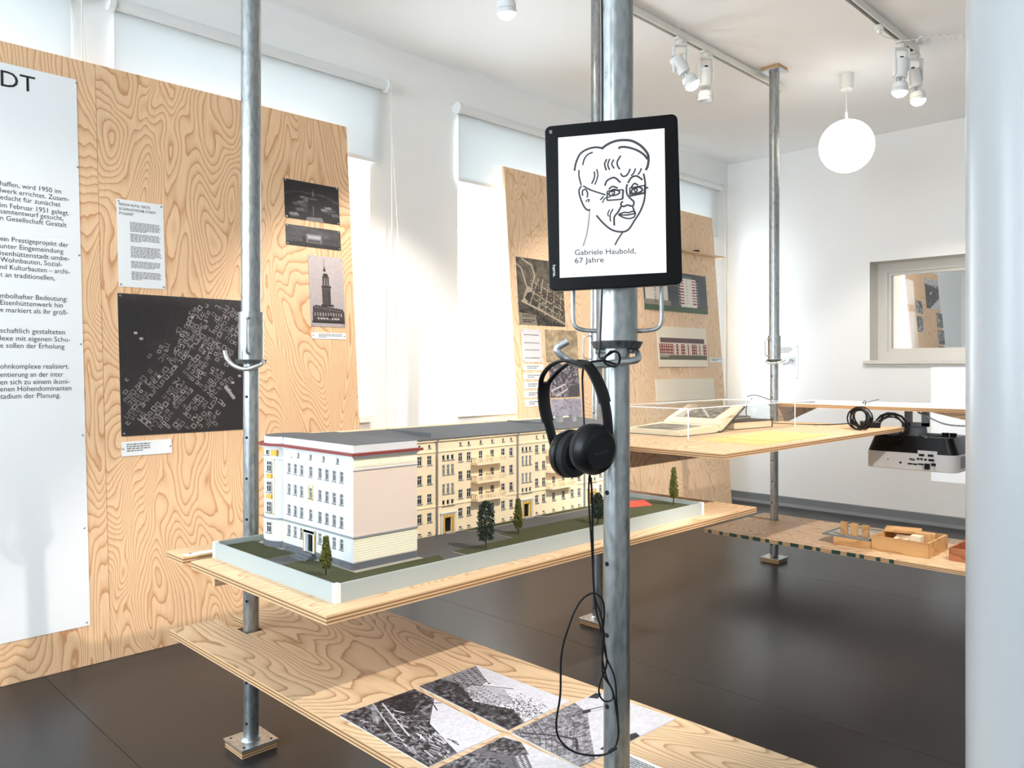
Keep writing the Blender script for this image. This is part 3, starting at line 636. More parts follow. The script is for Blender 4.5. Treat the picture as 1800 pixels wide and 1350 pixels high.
for i in range(260):
    x, y = rr.random(), rr.random() * .95; im.rect(x, y, x + .03, y + .025, rr.choice((.08, .1, .9, .95)))
im.path([(.05, .8), (.5, .62)], .05, .9).path([(.2, .95), (.6, .75)], .04, .9).poly([(.6, .7), (1, .6), (1, .95), (.62, .95)], .3)
q = rectq(964, 639, 1019, 697); ph = sheet('photo_print', q, PN, im.rgb((20, 18, 24), (220, 208, 214)), label='busy black and white photo seen through the headband', cat='photo', group='photos on the aerial view panel')
im = Img(80, 60, .78); im.a = .78 - .55 * (NPR.rand(60, 80) > .75) * (nz(60, 80, 6, 3) > .42); q = rectq(968, 702, 1023, 742); ph = sheet('photo_print', q, PN, im.rgb((30, 28, 40), (214, 208, 220)), label='pale speckled print low on the aerial view panel', cat='photo', group='photos on the aerial view panel')

# ---- panel 4: tower block and red building boards
im = Img(120, 100, 0); im.a[:] = 0; col = np.zeros((100, 120, 3)); k = nz(100, 120, 4, 51)[..., None]; col[:] = (70, 72, 74) + 50 * (k - .5)
def R_(x0, y0, x1, y1, c): col[int(y0 * 100):max(int(y1 * 100), int(y0 * 100) + 1), int(x0 * 120):max(int(x1 * 120), int(x0 * 120) + 1)] = c
R_(.0, .86, 1, 1, (66, 88, 52)); R_(.03, .3, .36, .86, (226, 214, 196)); R_(.0, .74, .4, .86, (140, 132, 118)); R_(.56, .14, .82, .86, (232, 222, 208)); R_(.6, .08, .76, .14, (110, 106, 104))
for i in range(9):
    y = .18 + .072 * i; R_(.56, y, .62, y + .035, (160, 52, 50)); R_(.75, y, .81, y + .035, (160, 52, 50)); R_(.53, y + .04, .85, y + .05, (240, 236, 228))
    R_(.16, .34 + .055 * i, .19, .36 + .055 * i, (40, 38, 38)); R_(.66, y, .68, y + .02, (120, 116, 110))
q = rectq(1127, 470, 1243, 553); bm = None
tb = sheet('picture_board', q, PN, col, t=.008, label='dark colour picture board of two tall housing blocks', cat='picture', group='picture boards nearest the corner')
col = np.zeros((100, 130, 3)); col[:] = (238, 224, 200); h_, w_ = 100, 130
def R2(x0, y0, x1, y1, c): col[int(y0 * h_):int(y1 * h_), int(x0 * w_):max(int(x1 * w_), int(x0 * w_) + 1)] = c
R2(.03, .42, .99, .78, (140, 66, 52)); R2(.03, .70, .99, .82, (92, 84, 62)); R2(.05, .28, .95, .42, (92, 62, 62)); R2(.03, .40, .97, .43, (220, 206, 190)); R2(.03, .66, .2, .76, (150, 140, 120))
for i in range(22):
    for j in range(4): R2(.05 + i * .043, .45 + j * .075, .068 + i * .043, .485 + j * .075, (236, 218, 200))
for i in (.30, .40, .54, .62, .78, .86):
    R2(i, .43, i + .05, .69, (238, 224, 204))
    for j in range(4): R2(i + .018, .46 + j * .06, i + .032, .49 + j * .06, (90, 70, 64))
q = rectq(1153, 573, 1243, 645); sheet('picture_board', q, PN, col, t=.008, label='cream board with a long red housing block', cat='picture', group='picture boards nearest the corner')
q = rectq(1151, 667, 1255, 701); sheet('blank_board', q, PN, None, t=.008, mat='boardc', label='plain cream board below the red housing block', cat='board')
q = rectq(1247, 629, 1272, 637); cp = sheet('caption_strip', q, PN, label='caption strip beside the red housing block', cat='caption', group='caption strips'); obj('lettering', smalltext(B(), q, .1, .2, .9, 2, .3, seed=3), 'inkg', cp)
a = pan(1150, 434); b = pan(1258, 452); bm = B(); sz = (b - _pb).dot(PSV)
slab(bm, [PP(5.3, sz, .05), PP(6.2, sz, .05), PP(6.2, sz, .0015), PP(5.3, sz, .0015)], PSV, .012); obj('wooden_ledge', bm, 'ply_x', label='narrow wooden ledge across the pale corner panel', cat='ledge')
c = PP(5.76, sz + .001, .03); bm = B(); lathe(bm, c, PSV, [(0, .012), (.03, .012), (.036, .006), (.034, 0), (0, 0)], 16); obj('black_puck', bm, 'black', smooth=True, label='small flat black object lying on the wooden ledge', cat='object')

# ================================================================== STEEL PROPS
_bm = B(); lathe(_bm, (0, 0, 0), (0, 0, 1), [(0, .0012), (.0042, .0012), (.0042, -.002), (0, -.002)], 14)
HOLEME = bpy.data.meshes.new('bolt_hole'); _bm.to_mesh(HOLEME); _bm.free(); HOLEME.materials.append(M['hole'])
def prop(x, y, zc, label, holes, hdir, handles, hook, sleeve=.15, visible_foot=True):
    t = thing('steel_prop', (x, y, 0), label, 'pole', 'steel props between floor and ceiling')
    ri, ro, rs = .0242, .0302, .0385
    bm = B(); box(bm, x - .058, x + .058, y - .058, y + .058, 0, .021); obj('foot_pad', bm, 'edge', t)
    bm = B(); box(bm, x - .062, x + .062, y - .062, y + .062, .021, .027); fp = obj('foot_plate', bm, 'steel2', t, bevel=.001)
    bm = B(); lathe(bm, (x, y, .027), (0, 0, 1), [(ri + .009, 0), (ri + .006, .005), (ri, .010)], 24); obj('weld_bead', bm, 'steel2', fp, smooth=True)
    for sx in (-1, 1):
        for sy in (-1, 1): inst('bolt_hole', HOLEME, Matrix.Translation((x + sx * .045, y + sy * .045, .0265)), fp)
    bm = B(); lathe(bm, (x, y, .027), (0, 0, 1), [(0, 0), (ri, 0), (ri, zc - .027), (0, zc - .027)], 32); it = obj('inner_tube', bm, 'steel', t, smooth=40)
    hd = Vector(hdir).normalized(); u = hd.cross(Vector((0, 0, 1)))
    for hz in holes: inst('bolt_hole', HOLEME, frame(Vector((x, y, hz)) + hd * (ri + .0002), u, Vector((0, 0, 1)), hd) , it)
    bm = B(); lathe(bm, (x, y, zc), (0, 0, 1), [(ri, .0), (ro, 0), (ro, ZC - .027 - zc), (0, ZC - .027 - zc)], 32); obj('outer_tube', bm, 'steel', t, smooth=40)
    bm = B(); lathe(bm, (x, y, zc), (0, 0, 1), [(ro, .0), (rs, 0), (rs, sleeve), (ro, sleeve)], 32); sl = obj('sleeve', bm, 'steel', t, smooth=40)
    bm = B(); lathe(bm, (x, y, zc - .010), (0, 0, 1), [(ri + .001, 0), (rs + .004, 0), (rs + .010, .012), (rs, .014)], 32); obj('collar', bm, 'steeld', t, smooth=30)
    for d in handles:                                           # welded U-bars on the sleeve
        d = Vector(d).normalized(); o = Vector((x, y, 0)); z = Vector((0, 0, 1)); a, b = zc + .022, zc + sleeve - .02
        pts = [o + d * rs + z * a, o + d * (rs + .03) + z * (a + .003), o + d * (rs + .042) + z * (a + .016), o + d * (rs + .043) + z * (a + b) / 2, o + d * (rs + .042) + z * (b - .016), o + d * (rs + .03) + z * (b - .003), o + d * rs + z * b]
        bm = B(); tube(bm, pts, .0042, 10, sm=4); obj('handle', bm, 'steel2', sl, smooth=True)
    if hook:
        bm = B(); tube(bm, [Vector(p) for p in hook], .0065, 10, sm=5); obj('locking_pin', bm, 'steel2', t, smooth=True)
    bm = B(); box(bm, x - .062, x + .062, y - .062, y + .062, ZC - .027, ZC - .021); box(bm, x - .058, x + .058, y - .058, y + .058, ZC - .021, ZC, 1); obj('head_plate', bm, ['steel2', 'edge'], t)
    return t
FD = -FW; LD = -RT
def P0(px, py, d): return at(px, py, d)
p1x, p1y = 1.196, 2.362
d1 = (p1x + p1y) / S2
def zpx(py, d): return H + (HZ - py) / F * d
hk = [P0(421, 632, d1 + .0), P0(440, 630, d1 + .01), P0(458, 632, d1 - .005), P0(461, 638, d1 - .03), P0(448, 645, d1 - .045), P0(430, 649, d1 - .05), P0(412, 643, d1 - .05), P0(399, 630, d1 - .05), P0(395, 616, d1 - .05)]
prop(p1x, p1y, zpx(634, d1), 'galvanised steel prop in front of the city map, rising through the model shelf', [zpx(697, d1) - .128 * k for k in range(9)], FD + LD * .25, [FD + RT * .15], hk, sleeve=zpx(549, d1) - zpx(634, d1))
p0d = 1.47; pc = P0(1084, 645, p0d); p0x, p0y = pc.x, pc.y
zc0 = zpx(603, p0d)
hk = [P0(1046, 617, p0d), P0(1080, 617, p0d + .0), P0(1112, 616, p0d + .0), P0(1121, 622, p0d - .02), P0(1119, 632, p0d - .04), P0(1095, 636, p0d - .052), P0(1060, 641, p0d - .058), P0(1030, 643, p0d - .062), P0(1002, 635, p0d - .065), P0(982, 620, p0d - .066), P0(980, 611, p0d - .066), P0(998, 600, p0d - .066)]
prop(p0x, p0y, zc0, 'galvanised steel prop carrying the tablet and headphones', [zpx(864, p0d) - .1303 * k for k in range(7)], FD + LD * 1.35, [LD + FD * .1, RT + FD * .1], hk, sleeve=.155)
for (px, Y, zc, lab) in ((1050, 2.355, 1.215, 'galvanised steel prop half hidden behind the tablet pole'), (1361, 2.337, 1.243, 'galvanised steel prop farthest back, rising through the display table')):
    c = ony(px, 645, Y); d = (c.x + c.y) / S2; x, y = c.x, Y
    hz = [zc - .13 * k - .1 for k in range(9)]
    o = Vector((x, y, zc - .012)); hk = [o + RT * .045, o - RT * .04, o - RT * .055 + FD * .03, o - RT * .03 + FD * .05 - Vector((0, 0, .01)), o + RT * .02 + FD * .06, o + RT * .05 + FD * .05 + Vector((0, 0, .012))]
    prop(x, y, zc, lab, hz, FD + LD * 1.2, [LD + FD * .6], hk)
    if px == 1050: p2x = x
    else: p3x = x

# ================================================================== PLYWOOD SHELVES
TB = .021
def board(name, poly, z, mat, label, cat='shelf', group=None):
    bm = B(); prism(bm, poly, z - TB, z, (0, 1, 0)); return obj(name, bm, [mat, 'edge'], label=label, cat=cat, group=group)
def slotted_x(x0, x1, y0, y1, ys, xa, xb):
    """outline along X with a slot from each end at y=ys reaching the poles at xa, xb"""
    w_ = .029; P = [(x0, y0), (x1, y0)]
    P += [(x1, ys - w_), (xb - w_, ys - w_), (xb - w_, ys + w_), (x1, ys + w_)] if xb else []
    P += [(x1, y1), (x0, y1)]
    P += [(x0, ys + w_), (xa + w_, ys + w_), (xa + w_, ys - w_), (x0, ys - w_)] if xa else []
    return P
G = 'plywood shelves hung on the props'
ZS, ZL, ZT, ZU, ZR = .627, .37, .864, .975, .254
board('plywood_shelf', slotted_x(.992, 3.01, 1.595, 2.512, 2.360, p1x, p2x), ZS, 'ply_x', 'long plywood shelf carrying the building model', group=G)
lo = slotted_x(.54, 2.545, 1.015, 1.615, p1x, p0y, p1y); lo = [(b, a) for a, b in lo][::-1]
board('plywood_shelf', lo, ZL, 'ply_y', 'low plywood shelf with black and white photographs lying on it', group=G)
board('plywood_shelf', slotted_x(2.75, 4.69, 1.595, 2.512, 2.346, p2x, p3x), ZT, 'ply_x', 'plywood display table carrying books under clear acrylic', 'table', group=G)
lo = slotted_x(.5, 2.50, 4.09, 4.82, p3x, None, 2.337); lo = [(b, a) for a, b in lo][::-1]
lr = board('plywood_shelf', lo, ZR, 'ply_y', 'low plywood shelf with green painted edge carrying toy boxes', group=G)
for i in range(17):                                              # green paint marks on its front edge
    y = 2.48 - i * .072 - RNG.uniform(0, .02); w_ = RNG.choice((.022, .03, .045))
    if y < 1.45: break
    bm = B(); box(bm, 4.0885, 4.09, y - w_, y, ZR - TB + .001, ZR - .001); obj('paint_mark', bm, 'green', lr)
us = board('plywood_shelf', [(4.685, .4), (5.285, .4), (5.285, 2.40), (4.685, 2.40)], ZU, 'ply_y', 'high white topped shelf from which the projector hangs', group=G)
bm = B(); box(bm, 4.687, 5.283, .402, 2.398, ZU, ZU + .0015); obj('white_top', bm, 'whitep', us)
# upright stiffeners under the tables
bm = B(); box(bm, 2.80, 4.66, 2.290, 2.308, ZT - TB - .125, ZT - TB); obj('apron_board', bm, 'ply_x', label='upright plywood stiffener under the display table', cat='board', group='plywood stiffeners')
bm = B(); v = [(4.69, 2.34, ZU - TB), (5.25, 2.34, ZU - TB), (5.25, 2.34, ZU - TB - .03), (4.69, 2.34, ZU - TB - .12)]
slab(bm, [Vector(p) for p in v], (0, -1, 0), .018); obj('apron_board', bm, 'ply_x', label='tapered plywood stiffener beside the farthest prop', cat='board', group='plywood stiffeners')
bm = B(); v = [(4.80, 1.5, ZU - TB), (4.80, .5, ZU - TB), (4.80, .5, ZU - TB - .22), (4.80, 1.5, ZU - TB - .005)]
slab(bm, [Vector(p) for p in v], (-1, 0, 0), .018); obj('apron_board', bm, 'ply_y', label='tapered plywood stiffener right of the projector', cat='board', group='plywood stiffeners')
bm = B(); box(bm, 1.05, 2.95, 2.300, 2.318, ZS - TB - .06, ZS - TB); obj('apron_board', bm, 'ply_x', label='upright plywood stiffener under the building model shelf', cat='board', group='plywood stiffeners')
cp = sheet('caption_strip', [Vector((1.01, 2.43, ZS)), Vector((1.20, 2.43, ZS)), Vector((1.20, 2.40, ZS)), Vector((1.01, 2.40, ZS))], (0, 0, 1), lift=0, label='white caption strip on the shelf tip left of the model', cat='caption', group='caption strips')
pins(cp, [Vector((1.025, 2.415, ZS))], (0, 0, 1))

# ================================================================== BUILDING MODEL
MX0, MX1, MY0, MY1 = 1.058, 2.712, 1.660, 2.330
ZG = ZS + .030; RIM = ZS + .047
T = thing('building_model', ((MX0 + MX1) / 2, (MY0 + MY1) / 2, ZS), 'architectural model of a cream four-storey housing block in a pale grey tray', 'model')
bm = B(); w_ = .006
box(bm, MX0, MX1, MY0, MY0 + w_, ZS, RIM); box(bm, MX0, MX1, MY1 - w_, MY1, ZS, RIM); box(bm, MX0, MX0 + w_, MY0 + w_, MY1 - w_, ZS, RIM); box(bm, MX1 - w_, MX1, MY0 + w_, MY1 - w_, ZS, RIM)
tr_ = obj('tray', bm, 'm_tray', T)
for x in (MX0, MX1):
    for y in (MY0, MY1):
        sx, sy = (-1 if x == MX0 else 1), (-1 if y == MY0 else 1)
        bm = B(); box(bm, min(x + sx * .001, x - sx * .014), max(x + sx * .001, x - sx * .014), min(y + sy * .001, y - sy * .014), max(y + sy * .001, y - sy * .014), ZS + .0005, RIM + .0008); obj('corner_cap', bm, 'whitep', tr_)
bm = B(); box(bm, MX0 + w_, MX1 - w_, MY0 + w_, MY1 - w_, ZS + .002, ZG); GR = obj('ground', bm, 'm_asph', T)
def lawn(pts, name='lawn', mat='m_grass', h=.002, kerb=True):
    bm = B(); prism(bm, pts, ZG - .001, ZG + h, (0, 1, 0)); o = obj(name, bm, [mat, 'm_kerb' if kerb else mat], GR)
gx0, gy0, gx1, gy1 = MX0 + .007, MY0 + .007, MX1 - .007, MY1 - .007
lawn([(gx0, 2.075), (1.185, 2.075), (1.185, gy1), (gx0, gy1)]); lawn([(gx0, gy0), (1.43, gy0), (1.47, 1.77), (1.19, 1.77), (1.185, 1.985), (gx0, 1.985)])
Q = lambda px, py: tuple(onz(px, py, ZG).xy)
a = Q(795, 970); b = Q(902, 946); c = Q(873, 939.5); d = Q(1031, 908)
lawn([(a[0], gy0), (gx1, gy0), (gx1, 1.90), (2.62, 1.90), (2.62, d[1] - .0), d, c, b, a])
for x0, x1 in ((1.755, 2.005), (2.11, 2.38), (2.49, 2.60)): lawn([(x0 + .02, 1.950), (x1, 1.950), (x1, 1.985), (x0, 1.985)])
e = [Q(1108, 893), Q(1146, 889), Q(1132, 880), Q(1100, 883)]; lawn(e, 'red_court', 'm_redp', .0035, False)
# --- windows with frames, panes and sills, shared meshes
def winmesh(w_, h_, name='window', bars=True, frame_mat='m_white'):
    bm = B(); f = .0016; d = .0035                                 # local: x across, z up, y = into the wall
    box(bm, -w_ / 2, w_ / 2, d, d + .001, 0, h_, 1)
    for x0, x1, z0, z1 in ((-w_ / 2, -w_ / 2 + f, 0, h_), (w_ / 2 - f, w_ / 2, 0, h_), (-w_ / 2, w_ / 2, 0, f), (-w_ / 2, w_ / 2, h_ - f, h_)) + (((-f / 2, f / 2, 0, h_), (-w_ / 2, w_ / 2, h_ * .60, h_ * .60 + f)) if bars else ()):
        box(bm, x0, x1, d - .0012, d + .0002, z0, z1, 0)
    box(bm, -w_ / 2 - .0015, w_ / 2 + .0015, -.003, .003, -.0022, 0, 2)
    me = bpy.data.meshes.new(name); bmesh.ops.recalc_face_normals(bm, faces=bm.faces); bm.to_mesh(me); bm.free()
    for m in (frame_mat, 'm_glass', 'm_grey'): me.materials.append(M[m])
    return me
WM = {}
def win(x, y, z, w_, h_, ang, parent, bars=True):
    k = (w_, h_, bars)
    if k not in WM: WM[k] = winmesh(w_, h_, bars=bars)
    inst('window', WM[k], Matrix.Translation((x, y, z)) @ Matrix.Rotation(ang, 4, 'Z'), parent)
ZB = .990                                                          # parapet of the end wing
rows = [.703, .764, .825, .886]
WX, WXE, WYF, WYB = 1.200, 1.414, 1.797, 2.30                      # end wing
LYF, LYB, LX1, ZE = 1.990, 2.225, 2.60, .966                      # long block
# end wing: facade towards -X with openings
cols = [2.133, 2.097, 2.062, 2.012, 1.963, 1.927, 1.890, 1.854]; att = [2.115, 2.080, 2.0125, 1.944, 1.873]; WW, WH = .0175, .030
bm = B(); Yl = 2.165; ho = []; wl = []
def ub(y): return Yl - y
for r_i, z in enumerate(rows):
    for y in cols:
        if r_i == 0 and abs(y - 2.012) < .01: continue
        ho.append((ub(y) - WW / 2, ub(y) + WW / 2, z - ZG, z + WH - ZG)); wl.append((y, z, WW, WH, True))
for y in att: ho.append((ub(y) - .0055, ub(y) + .0055, .936 - ZG, .951 - ZG)); wl.append((y, .936, .011, .015, False))
for y in (2.133, 2.097, 2.062, 1.963, 1.927, 1.890, 1.854): ho.append((ub(y) - .006, ub(y) + .006, .667 - ZG, .675 - ZG)); wl.append((y, .667, .012, .008, False))
ho.append((ub(2.030), ub(1.996), .672 - ZG, .722 - ZG))
holed(bm, (WX, Yl, ZG), (0, -1, 0), (0, 0, 1), Yl - WYF, .968 - ZG, ho, .005, (-1, 0, 0), 0)
wing = obj('wing_facade', bm, 'm_white', T)
for y, z, a, b, br_ in wl: win(WX, y, z, a, b, -math.pi / 2, wing, br_)
bm = B(); holed(bm, (WX, WYF, ZG), (1, 0, 0), (0, 0, 1), WXE - WX, .968 - ZG, [], 0, (0, -1, 0)); box(bm, WX + .006, WXE, WYF + .0002, LYB, ZG, .968)
obj('gable_wall', bm, 'm_pink', T)
# mouldings, rustication, plinth of the wing
def belt(z0, z1, o, mat, name, y1=Yl, x1=WXE):
    bm = B(); box(bm, WX - o, WX, WYF - o, y1, z0, z1); box(bm, WX, x1, WYF - o, WYF, z0, z1); return obj(name, bm, mat, T)
for k in range(9):
    z = .680 + .0068 * k; bm = B()
    box(bm, WX, WXE, WYF - .0012, WYF, z, z + .0056); obj('render_course', bm, 'm_yellow', T)
belt(.7425, .7465, .005, 'm_grey', 'string_course'); belt(.9235, .9265, .004, 'm_white', 'string_course')
bm = B(); box(bm, WX, WXE, WYF - .001, WYF, .931, .953); obj('frieze', bm, 'm_yellow', T)
for a, b in ((1.205, 1.275), (1.285, 1.345), (1.352, 1.408)):
    bm = B(); box(bm, a, b, WYF - .0022, WYF - .001, .934, .950); obj('frieze_panel', bm, 'm_yellow', T)
bm = B(); box(bm, WX - .0008, WX, 2.10, 2.16, .931, .953); 
for a, b in ((1.885, 1.935), (1.955, 2.003), (2.022, 2.07), (1.80, 1.862)): box(bm, WX - .0012, WX, a, b, .934, .950)
obj('frieze', bm, 'm_yellow', T)
belt(.957, .961, .006, 'm_white', 'cornice'); belt(.9637, .9700, .017, 'm_red', 'eaves', x1=WXE + .010); belt(.9610, .9640, .010, 'm_white', 'cornice')
bm = B(); box(bm, WX, WXE, WYF, WYF + .006, .969, ZB); box(bm, WX, WX + .006, WYF + .006, Yl, .969, ZB); box(bm, WXE - .006, WXE, WYF + .006, LYF, .969, ZB); obj('parapet', bm, 'm_white', T)
bm = B(); box(bm, WX + .002, WXE - .002, WYF + .002, LYB, ZB - .004, ZB + .0012); obj('roof', bm, 'm_roof', T)
bm = B(); box(bm, WX - .0030, WX, WYF - .003, 1.990, ZG, .677); box(bm, WX - .0030, WX, 2.036, Yl, ZG, .677); box(bm, WX, WXE, WYF - .003, WYF, ZG, .677); obj('plinth', bm, 'm_plinth', T)
bm = B(); box(bm, WX - .022, WX, WYF - .022, 1.985, ZG, ZG + .0015); box(bm, WX, WXE + .005, WYF - .022, WYF, ZG, ZG + .0015); obj('kerb', bm, 'm_kerb', T)
# door of the wing with gold surround and steps
dr = B(); box(dr, WX + .004, WX + .005, 1.996, 2.030, .672, .722); dr = obj('door', dr, 'm_glass', T)
bm = B(); box(bm, WX - .004, WX, 2.034, 2.044, .672, .735); box(bm, WX - .004, WX, 1.986, 1.995, .672, .735); box(bm, WX - .005, WX, 1.982, 2.048, .724, .736); obj('door_surround', bm, 'm_white', T)
bm = B(); box(bm, WX - .0052, WX - .004, 2.0425, 2.0455, .672, .735); box(bm, WX - .0052, WX - .004, 1.9835, 1.9865, .672, .735); box(bm, WX - .0042, WX - .005, 1.983, 2.047, .7265, .7335); obj('door_ornament', bm, 'm_gold', T)
for k in range(3):
    bm = B(); box(bm, WX - .012 * (3 - k) - .004, WX - .003, 1.982 - .004 * (2 - k), 2.048 + .004 * (2 - k), ZG + .005 * k, ZG + .005 * (k + 1)); obj('step', bm, 'm_plinth', T)
bm = B()
for y0, y1, z0, z1 in ((1.998, 2.0005, .820, .862), (2.0235, 2.026, .820, .862), (1.998, 2.026, .8195, .822), (1.998, 2.026, .860, .8625)): box(bm, WX - .0015, WX, y0, y1, z0, z1)
obj('window_ornament', bm, 'm_line', T)
# rounded corner bay
BXc, BYc, BR = 1.256, 2.228, .076
bm = B(); lathe(bm, (BXc, BYc, ZG), (0, 0, 1), [(BR, 0), (BR, .968 - ZG)], 40); bay = obj('round_bay', bm, 'm_white', T, smooth=True)
for z0, z1, o, m, nm in ((ZG, .677, .003, 'm_plinth', 'plinth'), (.7425, .7465, .005, 'm_grey', 'string_course'), (.9235, .9265, .004, 'm_white', 'string_course'), (.957, .964, .007, 'm_white', 'cornice'), (.9637, .9700, .017, 'm_red', 'eaves'), (.969, ZB, 0, 'm_white', 'parapet'), (ZB - .004, ZB + .0013, -.003, 'm_roof', 'roof')):
    bm = B(); lathe(bm, (BXc, BYc, z0), (0, 0, 1), [(0, 0), (BR + o, 0), (BR + o, z1 - z0), (0, z1 - z0)], 40); obj(nm, bm, m, T, smooth=40)
bm = B(); lathe(bm, (BXc, BYc, ZG), (0, 0, 1), [(0, .0015), (BR + .02, .0015), (BR + .02, 0)], 40); obj('kerb', bm, 'm_kerb', T)
for k in range(9):
    bm = B(); lathe(bm, (BXc, BYc, .680 + .0068 * k), (0, 0, 1), [(BR, 0), (BR + .0012, 0), (BR + .0012, .0056), (BR, .0056)], 40); obj('render_course', bm, 'm_yellow', T, smooth=40)
def onbay(ang, o=.0): return BXc + math.cos(ang) * (BR + o), BYc + math.sin(ang) * (BR + o)
for ang in (math.radians(190), math.radians(120)):
    rot = ang + math.pi / 2; X_ = lambda z, o=.0: Matrix.Translation((*onbay(ang, o), z)) @ Matrix.Rotation(rot, 4, 'Z')
    for z in rows: inst('window', WM.setdefault((.021, .032, True), winmesh(.021, .032)), X_(z - .001, .0015) @ Matrix.Translation((0, -.0035, 0)), bay)
    inst('window', WM.setdefault((.012, .016, False), winmesh(.012, .016, bars=False)), X_(.935, .0015) @ Matrix.Translation((-.008, -.0035, 0)), bay)
    bm = B()
    for z in (.804, .865): box(bm, -.012, .012, -.0035, .002, z, z + .0125, mat=X_(0))
    box(bm, .006, .032, -.001, .008, .933, .951, mat=X_(0)); obj('gold_relief', bm, 'm_gold', bay)
    bm = B()
    for x0, x1, z0, z1 in ((-.020, -.0185, .757, .923), (.0185, .020, .757, .923), (-.020, .020, .757, .7585), (-.02, .02, .9215, .923)): box(bm, x0, x1, (.0018 if x1 - x0 < .01 else -.0012), .006, z0, z1, mat=X_(0))
    obj('bay_ornament', bm, 'm_line', bay)
# --- long block towards -Y
bm = B(); ho, wl, doors = [], [], []; X0 = WXE
per = [1.2747, 1.6447, 2.0147, 2.3847]
def addw(x, z, w_, h_, br_=True):
    if x - w_ / 2 < X0 + .004 or x + w_ / 2 > LX1 - .006: return
    ho.append((x - w_ / 2 - X0, x + w_ / 2 - X0, z - ZG, z + h_ - ZG)); wl.append((x, z, w_, h_, br_))
for p in per:
    for dx in (.104, .141, .302, .342):
        for z in rows: addw(p + dx, z, .0180, .029)
        addw(p + dx, .939, .0095, .012, False); addw(p + dx, .664, .013, .0075, False)
    for dx in (.196, .250):
        addw(p + dx, rows[0], .0180, .029); addw(p + dx, .939, .0095, .012, False); addw(p + dx, .664, .013, .0075, False)
        for z in rows[1:]: addw(p + dx, z - .013, .0180, .042)
    for dx in (.031, .050, .069):
        for z, h_ in ((.746, .020), (.786, .033), (.848, .033), (.896, .017)): addw(p + dx, z, .0115, h_, h_ > .03)
    if p + .04 > X0 and p + .06 < LX1: ho.append((p + .037 - X0, p + .063 - X0, .661 - ZG, .708 - ZG)); doors.append(p)
holed(bm, (X0, LYF, ZG), (1, 0, 0), (0, 0, 1), LX1 - X0, ZE - ZG, ho, .005, (0, -1, 0)); 
lf = obj('long_facade', bm, 'm_cream', T)
for x, z, a, b, br_ in wl: win(x, LYF, z, a, b, 0, lf, br_)
bm = B(); box(bm, X0, LX1, LYF + .008, LYB, ZG, ZE); holed(bm, (LX1, LYF, ZG), (0, 1, 0), (0, 0, 1), .008, ZE - ZG, [], 0, (1, 0, 0)); obj('block_core', bm, 'm_cream', T)
bm = B(); p = [(LYF - .010, ZE), (LYF - .010, ZE + .003), (2.215, .988), (LYB + .008, .986), (LYB + .008, ZE)]
a = [bm.verts.new((WXE - .002, y, z)) for y, z in p]; b = [bm.verts.new((LX1 + .006, y, z)) for y, z in p]; bm.faces.new(a); bm.faces.new(b[::-1])
for i in range(5): bm.faces.new([a[i], a[(i + 1) % 5], b[(i + 1) % 5], b[i]])
obj('roof', bm, 'm_roof', T)
bm = B(); box(bm, WX + .1, LX1 + .006, LYB + .008, LYB + .014, ZE, .991); obj('rear_parapet', bm, 'm_cream', T)
bm = B(); box(bm, X0, LX1, LYF - .007, LYF, ZE - .006, ZE); obj('eaves_moulding', bm, 'm_cream', T)
for z in (.7485, .9245):
    bm = B(); box(bm, X0, LX1, LYF - .0035, LYF, z, z + .003); obj('string_course', bm, 'm_cream', T)
for p in per[1:]:
    bm = B(); cyl(bm, (p, LYF - .005, ZG), (p, LYF - .005, ZE), .0028, seg=8); lathe(bm, (p, LYF - .005, ZE - .012), (0, 0, 1), [(.003, 0), (.006, .008), (.006, .012)], 8); obj('downpipe', bm, 'm_grey', T, smooth=True)
    bm = B(); box(bm, p + .02, p + .083, LYF - .002, LYF - .0001, ZG, .7105); 
    bm.free(); bm = B()
    for a, b, z0, z1 in ((.018, .026, ZG, .722), (.074, .082, ZG, .722), (.026, .074, .7135, .722)): box(bm, p + a, p + b, LYF - .003, LYF, z0, z1)
    box(bm, p + .016, p + .084, LYF - .006, LYF, .722, .7255); obj('portal', bm, 'm_white', T)
    bm = B(); box(bm, p + .026, p + .034, LYF - .0035, LYF, ZG, .7135); box(bm, p + .066, p + .074, LYF - .0035, LYF, ZG, .7135); box(bm, p + .034, p + .066, LYF - .0035, LYF, .7085, .7135)
    for k in range(4): box(bm, p + .028 + k * .0125, p + .034 + k * .0125, LYF - .0048, LYF, .714, .7195)
    obj('portal_ornament', bm, 'm_gold', T)
    if p < 2.5:
        bm = B(); box(bm, p + .037, p + .063, LYF + .0045, LYF + .0052, .661, .708); obj('door', bm, 'm_glass', T)
        bm = B(); box(bm, p + .030, p + .070, LYF - .014, LYF - .0036, ZG, ZG + .004); obj('step', bm, 'm_kerb', T)
